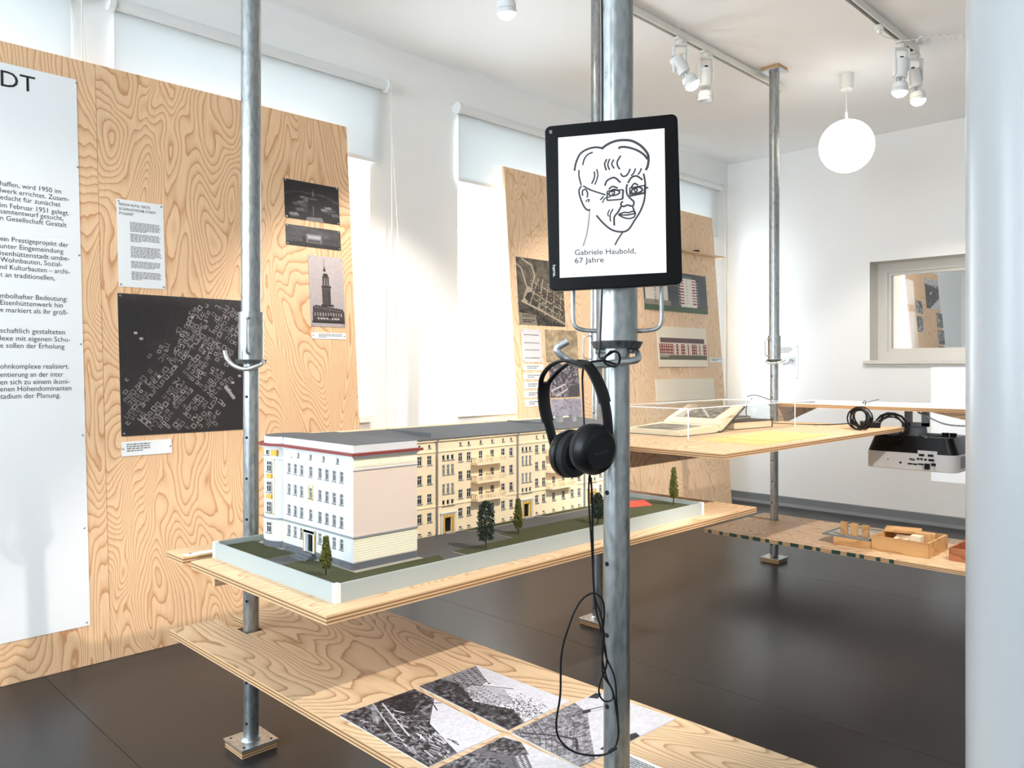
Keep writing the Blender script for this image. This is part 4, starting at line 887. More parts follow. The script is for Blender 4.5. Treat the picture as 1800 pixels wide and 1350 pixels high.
for p in per[1:3]:
    for z in (.7635, .824, .8845):
        bl = B(); a, b, dp = p + .150, p + .285, .034; box(bl, a, b, LYF - dp, LYF, z - .013, z - .009); bl = obj('balcony', bl, 'm_cream', T)
        bm = B(); y0 = LYF - dp; zt = z + .011
        box(bm, a, b, y0, y0 + .002, zt - .003, zt); box(bm, a, b, y0, y0 + .002, z - .009, z - .006)
        for x in (a, b - .002): box(bm, x, x + .002, y0 + .002, LYF, zt - .003, zt); box(bm, x, x + .002, y0 + .002, LYF, z - .009, z - .006)
        for k in range(19):
            x = a + (b - a - .0032) * k / 18; ww = .0052 if k % 9 == 0 else .0032; box(bm, x, x + ww, y0, y0 + .002, z - .006, zt - .003)
        for k in range(1, 4):
            for x in (a, b - .002): box(bm, x, x + .002, y0 + k * .0095, y0 + k * .0095 + .004, z - .006, zt - .003)
        obj('railing', bm, 'm_cream', bl)
        bm = B(); box(bm, (a + b) / 2 - .001, (a + b) / 2 + .001, y0 + .002, LYF, z - .009, zt + .004); obj('divider', bm, 'm_cream', bl)
for px in (981, 1005):
    c = ony(px, 740, 2.12); bm = B(); box(bm, c.x - .012, c.x + .012, 2.105, 2.125, .975, 1.005); box(bm, c.x - .014, c.x + .014, 2.103, 2.127, 1.005, 1.008); obj('chimney', bm, 'm_grey', T)
bm = B(); box(bm, 2.20, 2.204, LYF, LYB, .985, .9905); obj('roof_seam', bm, 'm_roof', T); bm = B(); box(bm, 1.62, 1.622, LYF, LYB, .975, .9885); obj('roof_seam', bm, 'm_roof', T)
# --- model trees: trunk and tufts
def mtree(x, y, h, r, mat, seed, lean=0):
    rg = random.Random(seed); t = B(); cyl(t, (x, y, ZG), (x, y, ZG + h * .5), .0028, .0015, 7); t = obj('tree', t, 'trunk', T)
    bm = B(); n = 1500
    for i in range(n):
        v = rg.random(); zz = ZG + h * (.20 + .80 * v); prof = math.sqrt(max(.03, 1 - ((v - .42) / .60) ** 2)) if mat == 'leafd' else max(.12, (1 - .75 * v) * min(1, .55 + v * 2)); a = rg.uniform(0, 6.283); rr_ = r * prof * math.sqrt(rg.uniform(.25, 1)) * (1 + .18 * math.sin(5 * a + 9 * v))
        c = Vector((x + math.cos(a) * rr_, y + math.sin(a) * rr_, zz)); s = rg.uniform(.0026, .0052)
        vv = [bm.verts.new(c + Vector((rg.uniform(-1, 1), rg.uniform(-1, 1), rg.uniform(-1, 1))) * s) for _ in range(4)]
        for f in ((0, 1, 2), (0, 2, 3), (0, 3, 1), (1, 3, 2)): bm.faces.new([vv[k] for k in f])
    obj('foliage', bm, mat, t)
for px, py, ht, r, m in ((573, 1012, 68, 11, 'leafo'), (854, 966, 84, 14.5, 'leafd'), (911, 940, 63, 9.5, 'leafo'), (1051, 922, 55, 10.5, 'leafd'), (1184, 888, 66, 9, 'leafo')):
    c = onz(px, py, ZG); d = (c.x + c.y) / S2; mtree(c.x, c.y, ht * d / F, r * d / F, m, int(px))

# ================================================================== TABLET ON THE PROP
hT = .297
dL, dR = hT * F / 290, hT * F / 301
tl, tr2, br2, bl2 = at(960, 222, dL), at(1194.5, 199, dR), at(1196, 500, dR), at(963, 512, dL)
ux = ((tr2 - tl) + (br2 - bl2)).normalized(); uz = (tl - bl2) + (tr2 - br2); uz = (uz - ux * uz.dot(ux)).normalized(); un = ux.cross(uz)   # un points away or towards the viewer
if un.dot(FW) > 0: un = -un
oc = (tl + tr2 + br2 + bl2) / 4; tw = ((tr2 - tl).length + (br2 - bl2).length) / 2; th = ((tl - bl2).length + (tr2 - br2).length) / 2
TM = frame(oc, ux, uz, un)                                       # x right, y up, z to the viewer
T = thing('tablet', oc - uz * th / 2, 'black tablet showing a line drawn portrait, clamped to the prop', 'tablet')
def rrect(w_, h_, r, n=6):
    out = []
    for cx, cy, a0 in ((w_ / 2 - r, h_ / 2 - r, 0), (-w_ / 2 + r, h_ / 2 - r, 90), (-w_ / 2 + r, -h_ / 2 + r, 180), (w_ / 2 - r, -h_ / 2 + r, 270)):
        out += [(cx + r * math.cos(math.radians(a0 + 90 * k / n)), cy + r * math.sin(math.radians(a0 + 90 * k / n))) for k in range(n + 1)]
    return out
def ext(bm, poly, z0, z1, mt, mi=0):
    a = [bm.verts.new(mt @ Vector((x, y, z0))) for x, y in poly]; b = [bm.verts.new(mt @ Vector((x, y, z1))) for x, y in poly]
    bm.faces.new(a[::-1]).material_index = mi; bm.faces.new(b).material_index = mi
    for i in range(len(poly)): j = (i + 1) % len(poly); bm.faces.new([a[i], a[j], b[j], b[i]]).material_index = mi
    return bm
bm = B(); ext(bm, rrect(tw, th, .011), -.018, 0, TM); obj('bezel', bm, 'blackg', T, bevel=.0015)
bm = B(); ext(bm, rrect(tw * .8, th * .8, .011), -.026, -.018, TM); obj('back_shell', bm, 'black', T)
def scr(px, py): 
    p = onplane(px, py, oc + un * .0004, un); q = TM.inverted() @ p; return q.x, q.y
sc4 = [scr(981, 242), scr(1168, 225.5), scr(1171.5, 479), scr(984, 488.5)]
bm = B(); v = [bm.verts.new(TM @ Vector((x, y, .0004))) for x, y in sc4]; bm.faces.new(v); SCR = obj('screen', bm, 'screen', T)
K = 1061 / 220.
def cr(x, y): return scr(970 + x / K, 220 + y / K)
def ribbon(bm, pts, wd, z=.0008):
    p = smoothpath([Vector((*cr(*q), z)) for q in pts], 5); L_, R2_ = [], []
    for i, c in enumerate(p):
        t = (p[min(i + 1, len(p) - 1)] - p[max(i - 1, 0)]).normalized(); n = Vector((-t.y, t.x, 0)) * wd / 2
        L_.append(bm.verts.new(TM @ (c + n))); R2_.append(bm.verts.new(TM @ (c - n)))
    for i in range(len(p) - 1): bm.faces.new([L_[i], R2_[i], R2_[i + 1], L_[i + 1]])
ST = [([(192, 388), (205, 320), (240, 245), (300, 205), (370, 188), (425, 195)], 14), ([(420, 203), (470, 165), (540, 135), (620, 127), (690, 138), (760, 180), (810, 240), (820, 290), (812, 350), (795, 382)], 17), ([(568, 203), (580, 187), (640, 188), (720, 212), (780, 250), (812, 290)], 15),
      ([(262, 340), (275, 290), (305, 250), (348, 230)], 11), ([(467, 288), (448, 330), (462, 384)], 12), ([(492, 285), (475, 335), (490, 380)], 11), ([(526, 292), (508, 330), (530, 368)], 11), ([(585, 258), (555, 310), (560, 350), (578, 374)], 12),
      ([(360, 392), (362, 440), (338, 498)], 11), ([(380, 372), (390, 430), (365, 505)], 10), ([(230, 380), (232, 440), (250, 510)], 11), ([(582, 408), (605, 435), (640, 420), (665, 370)], 12), ([(710, 367), (695, 405), (672, 430)], 11), ([(760, 365), (745, 400), (728, 420)], 11),
      ([(450, 515), (470, 470), (530, 445), (583, 488)], 13), ([(645, 492), (675, 445), (720, 432), (770, 465)], 13), ([(470, 560), (540, 552), (605, 548)], 10), ([(605, 548), (600, 628)], 14), ([(600, 628), (530, 634), (468, 638)], 11), ([(468, 638), (470, 560)], 11),
      ([(660, 535), (725, 522), (790, 510)], 10), ([(790, 510), (785, 575)], 12), ([(785, 575), (725, 588), (662, 600)], 14), ([(662, 600), (660, 535)], 10), ([(790, 532), (818, 530)], 13), ([(265, 515), (330, 550), (455, 592)], 11),
      ([(482, 545), (515, 520), (560, 535)], 12), ([(480, 592), (495, 562), (530, 545), (575, 565), (560, 585), (520, 598), (482, 592)], 12), ([(508, 572), (518, 558), (532, 568), (526, 584), (510, 582)], 11), ([(672, 530), (700, 495), (732, 510)], 12), ([(668, 577), (690, 538), (740, 525), (768, 552), (720, 580), (668, 577)], 14), ([(698, 555), (710, 535), (724, 548), (715, 568), (698, 558)], 12),
      ([(640, 500), (632, 540), (640, 590), (670, 625), (695, 650), (690, 682), (670, 685), (640, 678), (610, 690), (588, 680), (588, 660), (605, 648)], 13), ([(588, 690), (560, 740), (530, 780), (530, 852)], 13), ([(685, 690), (705, 745)], 12),
      ([(565, 758), (610, 740), (650, 742), (690, 730), (708, 745), (695, 780), (650, 792), (600, 780), (565, 758)], 11), ([(570, 760), (640, 762), (705, 748)], 11), ([(252, 515), (230, 560), (250, 640), (280, 700), (310, 722), (325, 712)], 12), ([(262, 600), (260, 560), (285, 545), (303, 575), (300, 615)], 11), ([(288, 650), (300, 635), (318, 632), (308, 655)], 9),
      ([(410, 635), (440, 603)], 10), ([(430, 660), (450, 620), (500, 608)], 9), ([(520, 710), (495, 760), (498, 818)], 10), ([(492, 715), (475, 750), (482, 775)], 9), ([(378, 765), (440, 835), (510, 888), (590, 905), (650, 885), (700, 810), (750, 730), (785, 630), (792, 500), (778, 410)], 13)]
bm = B()
for pts, wd in ST: ribbon(bm, pts, wd / K / 1000 * 1.25)
obj('portrait_lines', bm, pbr('screen_charcoal', C(52, 52, 54), .6), SCR)
bm = B(); ribbon(bm, [(320, 715), (315, 800), (295, 930), (265, 1025)], .0028); obj('neck_line', bm, pbr('screen_light_grey', C(150, 150, 152), .6), SCR)
bm = B(); ribbon(bm, [(600, 910), (560, 970), (535, 1018)], .0030); a, b = cr(195, 1102), cr(712, 1087); A, Bp = TM @ Vector((*a, .0006)), TM @ Vector((*b, .0006))
textbm(bm, 'Gabriele Haubold,', A, Bp - A, uz, .0135, fit=(Bp - A).length, bold=.012); a, b = cr(195, 1170), cr(442, 1162); A, Bp = TM @ Vector((*a, .0006)), TM @ Vector((*b, .0006)); textbm(bm, '67 Jahre', A, Bp - A, uz, .0135, fit=(Bp - A).length, bold=.012)
obj('lettering', bm, pbr('screen_grey', C(70, 70, 72), .6), SCR)
a, b = scr(971.5, 466), scr(972.5, 487); A, Bp = TM @ Vector((*a, .0002)), TM @ Vector((*b, .0002)); bm = B(); textbm(bm, 'hama.', A, Bp - A, ux, .0082, fit=(Bp - A).length); obj('logo', bm, 'paper', T)
x, y = scr(968, 232); bm = B(); box(bm, x - .0025, x + .0025, y - .003, y + .003, 0, .0006, mat=TM); obj('sensor', bm, 'greym', T)
# clamp between shell and prop
cp_ = Vector((p0x, p0y, oc.z)); bm = B(); tube(bm, [oc - un * .024, cp_ + (oc - un * .024 - cp_).normalized() * .029], .014, 12); obj('clamp_arm', bm, 'black', T)
bm = B(); lathe(bm, (p0x, p0y, oc.z - .03), (0, 0, 1), [(.0385, 0), (.042, 0), (.042, .06), (.0385, .06)], 28); obj('clamp_ring', bm, 'black', T, smooth=40)

# ================================================================== HEADPHONES
HD = 1.395
def hp(px, py, dd=0): return at(px, py, HD + dd)
T = thing('headphones', hp(1020, 832), 'black over-ear headphones hanging on the locking pin', 'headphones')
bdir = (RT * .80 + FW * .60).normalized()
HP = [(977, 792, .045), (967, 755, .055), (957, 712, .058), (958, 672, .05), (978, 645, .03), (1006, 634, .0), (1034, 644, -.028), (1055, 680, -.045), (1066, 722, -.05), (1070, 765, -.045)]
path = smoothpath([hp(a, b, c) for a, b, c in HP], 6); nP = len(path)
def strap(bm, i0, i1, off, wd, th_):
    rg = []
    for i in range(i0, i1 + 1):
        t = (path[min(i + 1, nP - 1)] - path[max(i - 1, 0)]).normalized(); b_ = (bdir - t * bdir.dot(t)).normalized(); n = t.cross(b_); f = (i - i0) / max(1, i1 - i0)
        o = off(i) if callable(off) else off; ww = wd(i) if callable(wd) else wd; c = path[i] + b_ * o
        rg.append([bm.verts.new(c + b_ * sx * ww / 2 + n * sn * th_ / 2) for sx, sn in ((-1, -.5), (-.8, -1), (.8, -1), (1, -.5), (1, .5), (.8, 1), (-.8, 1), (-1, .5))])
    for a, b in zip(rg, rg[1:]):
        for k in range(8): bm.faces.new([a[k], a[(k + 1) % 8], b[(k + 1) % 8], b[k]])
    bm.faces.new(rg[0][::-1]); bm.faces.new(rg[-1])
i0, i1 = 16, nP - 17; mid = (i0 + i1) / 2
sp = lambda s: (lambda i: s * (.0050 + .0125 * max(0, 1 - abs((i - mid) / (mid - i0)) ** 2.2)))
bm = B(); strap(bm, i0, i1, sp(1), .0105, .0045); strap(bm, i0, i1, sp(-1), .0105, .0045); obj('headband', bm, 'black', T, smooth=50)
for a, b in ((8, 18), (nP - 19, nP - 9)):
    bm = B(); strap(bm, a, b, 0, .026, .0068); obj('adjuster', bm, 'black', T, smooth=50)
for a, b in ((0, 9), (nP - 10, nP - 1)):
    bm = B(); strap(bm, a, b, 0, .020, .0052); obj('yoke_arm', bm, 'black', T, smooth=50)
axn = (RT * .60 - FW * .78 - Vector((0, 0, .10))).normalized()    # near cup: outer shell looks this way
cR = hp(1046, 790, -.045); cL = hp(1000, 797, .035); axl = -(RT * .66 - FW * .74 - Vector((0, 0, .05))).normalized()
for c, ax, r in ((cR, axn, .044), (cL, axl, .0435)):
    bm = B(); lathe(bm, c, ax, [(r * .92, -.008), (r, -.004), (r * .99, .004), (r * .90, .012), (r * .72, .0165), (r * .70, .0155), (0, .0165)], 36); cupo = obj('ear_cup', bm, 'black', T, smooth=35)
    bm = B(); pr = [(r * .55, -.010), (r * .62, -.021), (r * .78, -.025), (r * .93, -.020), (r * .97, -.010), (r * .9, -.006), (r * .55, -.007)]; lathe(bm, c, ax, pr, 36); obj('ear_pad', bm, 'blackm', cupo, smooth=True)
    bm = B(); lathe(bm, c, ax, [(0, -.009), (r * .56, -.009), (r * .56, -.007)], 30); obj('speaker_mesh', bm, 'blackm', cupo)
u = (RT * .78 + FW * .6).normalized(); u = (u - axn * u.dot(axn)).normalized(); upv = axn.cross(u); upv = upv if upv.z > 0 else -upv; u = (u * .97 + upv * .22).normalized(); upv = axn.cross(u); upv = upv if upv.z > 0 else -upv
bm = B(); textbm(bm, 'Panasonic', cR + axn * .0170 - u * .016 - upv * .004, u, upv, .0065, fit=.030); obj('logo', bm, pbr('grey_logo', C(70, 70, 72), .4), T)
# ---- cables
T = thing('headphone_cable', hp(1043, 1310), 'thin black headphone cable hanging in loops beside the prop', 'cable')
dp = 1.40
cb = lambda pts, r, nm='cable_run': obj(nm, tube(B(), [at(x, y, d) for x, y, d in pts], r, 7, sm=8), 'black', T, smooth=True)
cb([(1036, 833, 1.40), (1040, 860, 1.41), (1042, 950, 1.425), (1044, 1040, 1.425), (1056, 1080, 1.42), (1061, 1120, 1.42), (1059, 1180, 1.42), (1075, 1210, 1.42), (1082, 1240, 1.42), (1087, 1290, 1.415), (1077, 1318, 1.415), (1052, 1328, 1.415), (1010, 1322, 1.415), (984, 1300, 1.415), (978, 1270, 1.415), (985, 1220, 1.415), (987, 1150, 1.415), (1000, 1100, 1.415), (1018, 1060, 1.415), (1040, 1043, 1.415), (1056, 1050, 1.418), (1062, 1070, 1.42), (1060, 1110, 1.422)], .0019)
cb([(1060, 1110, 1.422), (1058, 1150, 1.42), (1066, 1190, 1.42), (1077, 1215, 1.42), (1076, 1230, 1.42), (1062, 1232, 1.42), (1053, 1218, 1.42), (1056, 1195, 1.42), (1066, 1170, 1.42), (1064, 1140, 1.42), (1055, 1100, 1.425), (1046, 1060, 1.425), (1040, 960, 1.425), (1035, 880, 1.42), (1036, 836, 1.405)], .0017)
cb([(1062, 1110, 1.424), (1064, 1150, 1.42), (1080, 1190, 1.42), (1084, 1235, 1.42), (1088, 1288, 1.418)], .0017)
cb([(1058, 0, 1.425), (1059, 110, 1.425), (1059, 215, 1.425), (1060, 400, 1.43), (1058, 515, 1.415), (1055, 600, 1.405), (1055, 630, 1.395), (1080, 618, 1.392), (1090, 628, 1.388), (1082, 644, 1.39), (1066, 640, 1.392), (1062, 632, 1.39), (1074, 618, 1.385), (1088, 622, 1.383), (1086, 640, 1.39), (1060, 634, 1.395), (1030, 640, 1.40), (1024, 660, 1.42), (1025, 700, 1.425), (1027, 750, 1.425), (1030, 800, 1.42)], .0019, 'power_lead')
c = at(1077, 1318, 1.414); bm = B(); lathe(bm, c, RT + Vector((0, 0, .6)), [(0, -.008), (.003, -.008), (.0034, 0), (.003, .008), (0, .008)], 8); obj('cable_joint', bm, 'black', T, smooth=True)

# ================================================================== TRACKS, SPOT LAMPS, PENDANT
def track(y, x0, x1, label):
    t = thing('light_track', ((x0 + x1) / 2, y, ZC - .05), label, 'track', 'ceiling light tracks')
    bm = B(); z = ZC - .014; prf = [(-.019, 0), (-.019, -.032), (-.010, -.034), (-.010, -.014), (.010, -.014), (.010, -.034), (.019, -.032), (.019, 0)]
    a = [bm.verts.new((x0, y + p, z + q)) for p, q in prf]; b = [bm.verts.new((x1, y + p, z + q)) for p, q in prf]; bm.faces.new(a); bm.faces.new(b[::-1])
    for i in range(8): bm.faces.new([a[i], a[(i + 1) % 8], b[(i + 1) % 8], b[i]])
    obj('rail', bm, 'cream', t)
    bm = B(); box(bm, x0 + .03, x1 - .02, y - .0098, y + .0098, z - .019, z - .0141); obj('slot', bm, 'greym', t)
    x = x1 - .35
    while x > x0: bm = B(); box(bm, x - .02, x + .02, y - .02, y + .02, ZC - .014, ZC); obj('clip', bm, 'cream', t); x -= .9
    return t
TK1, TK2 = 2.44, 1.60
track(TK1, .2, 4.95, 'white ceiling track nearer the windows'); track(TK2, .2, 4.90, 'white ceiling track nearer the pillar')
def spotlamp(x, y, label, lit, aim, gear=1, power=0, side=Vector((1, 0, 0)), tgt=None):
    zt = ZC - .048; t = thing('track_spotlight', (x, y, zt - .30), label, 'spotlight', 'spotlights on the ceiling tracks'); aim = Vector(aim).normalized(); Z = Vector((0, 0, 1))
    bm = B(); box(bm, x - .045, x + .045, y - .017, y + .017, zt - .012, zt + .0); lathe(bm, (x, y, zt - .034), (0, 0, 1), [(0, 0), (.017, 0), (.021, .010), (.021, .022)], 16); obj('adapter', bm, 'cream', t, smooth=40)
    o = Vector((x, y, zt - .034)); side = Vector(side).normalized(); piv = o - Z * .145
    bm = B(); box(bm, -.004, .004, -.017, .017, -.150, 0, mat=frame(o - side * .037, side, side.cross(Z) * -1, Z)); box(bm, -.038, .038, -.017, .017, -.006, 0, mat=frame(o, side, side.cross(Z) * -1, Z)); box(bm, -.004, .004, -.017, .017, -.125, 0, mat=frame(o + side * .037, side, side.cross(Z) * -1, Z)); obj('yoke', bm, 'whitep', t)
    gp = o - Z * .115; bm = B(); lathe(bm, gp - aim * .055, aim, [(0, 0), (.034, 0), (.036, .004), (.0335, .10), (.0, .103)], 24); g = obj('lamp_body', bm, 'whitep', t, smooth=40)
    bm = B(); lathe(bm, gp - aim * .070, aim, [(0, 0), (.010, 0), (.010, .016)], 10); obj('cable_gland', bm, 'black', g)
    h0 = gp + aim * .070; bm = B(); cyl(bm, gp + aim * .045, h0, .008, seg=8); cyl(bm, gp + aim * .045 + side * .02, h0 + side * .02, .004, seg=6); cyl(bm, gp + aim * .045 - side * .02, h0 - side * .02, .004, seg=6); obj('standoff', bm, 'steel2', t)
    bm = B(); lathe(bm, h0, aim, [(0, 0), (.034, .002), (.038, .008), (.038, .016), (.041, .017), (.041, .034), (.037, .036), (.041, .038), (.043, .056), (.040, .056), (.030, .03)], 26); hd = obj('lamp_head', bm, 'whitep', t, smooth=30)
    bm = B(); lathe(bm, h0, aim, [(0, .036), (.028, .036), (.039, .050)] if not lit else [(0, .082), (.020, .079), (.034, .069), (.041, .055), (.0395, .046)], 22); obj('lens', bm, 'lampglow' if lit else 'acryledge', hd, smooth=True)
    tube_pts = [o + side * .012, o + side * .03 + Z * -.02, o + side * .02 - Z * .05, gp - aim * .068]; bm = B(); tube(bm, tube_pts, .0028, 6, sm=5); obj('lead', bm, 'cream', t)
    if lit and power: spot(h0 + aim * .09, h0 + aim * 3 if tgt is None else tgt, power, 75)
    return t
x_ = lambda px, Y, py=60: ony(px, py, Y).x
spotlamp(x_(889, TK1, 0), TK1, 'lit spotlight alone on the ceiling left of the tablet pole', True, (.15, .1, -1), power=90, tgt=(2.5, 3.4, 1.0))
spotlamp(x_(1196, TK1, 90), TK1, 'lit tilted spotlight above the upper right of the tablet', True, (.35, -.5, -1), power=80, side=RT, tgt=(4.3, 3.4, .9))
spotlamp(x_(1241, TK1, 110), TK1, 'unlit spotlight hanging beside a lit one on the same track', False, (.05, .06, -1), side=RT)
spotlamp(x_(1584, TK2, 95), TK2, 'lit spotlight at the end of the track by the pillar', True, (.0, .06, -1), power=70, side=RT, tgt=(4.6, 2.1, .2))
spotlamp(x_(1607, TK2, 95) + .01, TK2, 'second lit spotlight squeezed in at the track end', True, (.1, -.12, -1), power=70, side=RT, tgt=(6.4, 1.9, .6))
# spring cord from the second track to the right
c0 = Vector((x_(1545, TK2, 60), TK2, ZC - .05)); bm = B(); lathe(bm, c0 - Vector((0, 0, .045)), (0, 0, 1), [(0, 0), (.010, 0), (.012, .02), (.024, .022), (.024, .034), (.018, .045), (0, .045)], 16)
T = thing('spring_cord', c0 - Vector((0, 0, .045)), 'cream coiled power cord from the track towards the pillar', 'cord'); obj('plug', bm, 'cream', T, smooth=40)
pts = [c0 - Vector((0, 0, .04)), c0 + Vector((.05, -.02, -.055)), c0 + Vector((.16, -.06, -.05))]; e0 = pts[-1]; e1 = Vector((c0.x + 1.0, .75, ZC - .03)); bm = B(); tube(bm, pts + [e0 + (e1 - e0) * .06], .003, 6, sm=5)
hx = []; uu, vv, dd = basis(e1 - e0)
for k in range(26 * 10): f = .06 + .94 * k / 259; hx.append(e0 + (e1 - e0) * f + (uu * math.cos(k * .628) + vv * math.sin(k * .628)) * .013)
tube(bm, hx, .0028, 5); obj('coil', bm, 'cream', T, smooth=True)
# pendant globe
pg = onz(1488, 130, ZC); T = thing('pendant_lamp', (pg.x, pg.y, ZC - .66), 'round white globe pendant lamp hanging from the ceiling', 'lamp'); dpg = (pg.x + pg.y) / S2; zg = zpx(257, dpg); rg_ = 46 / F * dpg
bm = B(); lathe(bm, (pg.x, pg.y, ZC - .098), (0, 0, 1), [(0, 0), (.037, 0), (.042, .012), (.042, .098)], 24); obj('canopy', bm, 'cream', T, smooth=40)
bm = B(); cyl(bm, (pg.x, pg.y, zg + rg_), (pg.x, pg.y, ZC - .09), .0035, seg=8); cyl(bm, (pg.x, pg.y, zg + rg_ - .01), (pg.x, pg.y, zg + rg_ + .05), .009, seg=10); obj('cord', bm, 'cream', T, smooth=40)
bm = B(); bmesh.ops.create_uvsphere(bm, u_segments=40, v_segments=24, radius=rg_, matrix=Matrix.Translation((pg.x, pg.y, zg))); obj('globe_shade', bm, 'globe', T, smooth=True)

# ================================================================== DISPLAY TABLE: ACRYLIC CASE, BOOKS, CARDS
VX0, VX1, VY0, VY1, VZ = 3.215, 4.31, 2.05, 2.29, 1.002
VY1 = 2.50
T = thing('acrylic_case', ((VX0 + VX1) / 2, (VY0 + VY1) / 2, ZT), 'clear acrylic display case over the old books', 'case')
for a, b, c, d, e, f in ((VX0, VX1, VY0, VY0 + .004, ZT, VZ), (VX0, VX1, VY1 - .004, VY1, ZT, VZ), (VX0, VX0 + .004, VY0 + .004, VY1 - .004, ZT, VZ), (VX1 - .004, VX1, VY0 + .004, VY1 - .004, ZT, VZ), (VX0, VX1, VY0, VY1, VZ, VZ + .004)):
    bm = B(); box(bm, a, b, c, d, e, f); obj('pane', bm, 'acryl', T)
bm = B(); s = .0022
for x in (VX0, VX1): 
    for y in (VY0, VY1): box(bm, x - s, x + s, y - s, y + s, ZT, VZ + .004)
for y in (VY0, VY1): box(bm, VX0, VX1, y - s, y + s, VZ, VZ + .0045)
for x in (VX0, VX1): box(bm, x - s, x + s, VY0, VY1, VZ, VZ + .0045)
obj('bonded_edges', bm, 'acryledge', T)
T = thing('open_book', (3.55, 2.3, ZT), 'large old book lying open inside the acrylic case', 'book'); by0, by1 = 2.13, 2.47
bm = B(); box(bm, 3.27, 3.635, by0 - .008, by1 + .008, ZT, ZT + .003); obj('cover_left', bm, 'leather', T)
bm = B(); pr = [(3.275, .003), (3.60, .003), (3.63, .012), (3.625, .034), (3.60, .040), (3.55, .037), (3.275, .026)]
def xprism(bm, pr, y0, y1, z, mt=0, ms=0):
    a = [bm.verts.new((x, y0, z + h_)) for x, h_ in pr]; b = [bm.verts.new((x, y1, z + h_)) for x, h_ in pr]; bm.faces.new(a); bm.faces.new(b[::-1])
    for i in range(len(pr)): j = (i + 1) % len(pr); bm.faces.new([a[i], a[j], b[j], b[i]])
    return bm
obj('page_block_left', xprism(bm, pr, by0, by1, ZT), 'pages', T)
bm = B(); pr = [(3.632, .006), (3.66, .012), (3.875, .122), (3.868, .126), (3.80, .104), (3.73, .082), (3.67, .062), (3.63, .042)]; obj('page_block_right', xprism(bm, pr, by0, by1, ZT), 'pages', T)
bm = B(); pr = [(3.632, .001), (3.665, .008), (3.882, .121), (3.880, .125), (3.66, .012), (3.632, .006)]; obj('cover_right', xprism(bm, pr, by0 - .008, by1 + .008, ZT), 'leather', T)
im = Img(70, 60, .45); im.noise(10, .4, 61); im.path([(.1, .8), (.9, .3)], .05, .85); im.rect(0, 0, 1, .2, .75); im.noise(30, .2, 62)
z0 = ZT; A = lambda x, h_, y: Vector((x, y, z0 + h_)); nn = Vector((-.42, 0, 1)).normalized()
pgp = [A(3.685, .0665, by1 - .04), A(3.855, .1215, by1 - .04), A(3.855, .1215, by0 + .06), A(3.685, .0665, by0 + .06)]
sheet('page_picture', pgp, nn, im.rgb((40, 36, 34), (225, 212, 190)), t=.0005, lift=.003, parent=T)
sheet('page_picture', [A(3.31, .0285, by1 - .05), A(3.54, .0365, by1 - .05), A(3.54, .0365, by0 + .05), A(3.31, .0285, by0 + .05)], Vector((-.04, 0, 1)), im.rgb((70, 62, 56), (222, 206, 180))[::-1], t=.0005, lift=.0012, parent=T)
T = thing('closed_book', (4.02, 2.26, ZT), 'thick closed book with dark cover behind the open one', 'book'); R0 = Matrix.Translation((4.02, 2.27, ZT)) @ Matrix.Rotation(math.radians(-8), 4, 'Z')
bm = B(); box(bm, -.165, .165, -.13, .13, .004, .040, mat=R0); obj('page_block', bm, 'pages', T)
bm = B(); box(bm, -.17, .17, -.135, .135, 0, .004, mat=R0); box(bm, -.17, .17, -.135, .135, .040, .044, mat=R0); box(bm, .165, .171, -.135, .135, .0, .044, mat=R0); obj('cover', bm, 'leather', T)
T = thing('closed_book', (4.07, 2.42, ZT + .045), 'thin dark book lying on the thick closed book', 'book'); R0 = Matrix.Translation((4.06, 2.315, ZT + .0445)) @ Matrix.Rotation(math.radians(6), 4, 'Z')
bm = B(); box(bm, -.12, .12, -.07, .07, .002, .010, mat=R0); obj('page_block', bm, 'pages', T); bm = B(); box(bm, -.123, .123, -.073, .073, 0, .002, mat=R0); box(bm, -.123, .123, -.073, .073, .010, .012, mat=R0); obj('cover', bm, 'leather', T)
for k, nm in enumerate(('leftmost', 'second', 'third', 'rightmost')):
    x = 3.16 + k * .178; q = [Vector((x + .03, 1.97, ZT)), Vector((x + .192, 1.97, ZT)), Vector((x + .162, 1.665, ZT)), Vector((x, 1.665, ZT))]
    cd = sheet('manila_card', q, (0, 0, 1), None, t=.004, mat='manila', lift=0, label='%s of four manila cards in front of the acrylic case' % nm, cat='card', group='manila cards on the display table')
# ---- cables on the tables and projector
def cable(name, pts, r, label, mat='black', sm=7, cat='cable', group='loose black cables'):
    bm = B(); tube(bm, pts, r, 6, sm=sm); return obj(name, bm, mat, smooth=True, label=label, cat=cat, group=group)
zt = ZT + .003
cable('power_cable', [onz(1322, 740, ZT + .0) + Vector((0, 0, .14)), Vector((4.33, 2.36, ZT + .10)), Vector((4.40, 2.38, ZT + .03)), Vector((4.45, 2.25, zt)), Vector((4.50, 2.0, zt)), Vector((4.58, 1.85, zt + .01))], .0028, 'black cable trailing over the display table to the coil')
x = 4.66
def coil(cx, cy, cz, r, n, label, seed, tilt, wob=.035):
    rg = random.Random(seed); pts = []
    for k in range(n * 14):
        a = k / 14 * 6.283; rr_ = r * (1 + .18 * math.sin(k * .37 + seed)); pts.append(Vector((cx + math.sin(k * .21) * wob + math.sin(tilt) * math.cos(a) * rr_ * .6, cy + math.cos(a) * rr_, cz + math.sin(a) * rr_ * .9)))
    cable('cable_coil', pts, .0042, label, sm=0, cat='cable')
pA = at(1512, 737, 4.25); coil(pA.x, pA.y, ZT + .062, .058, 7, 'tangled coil of black cable lying on the display table end', 2, .9)
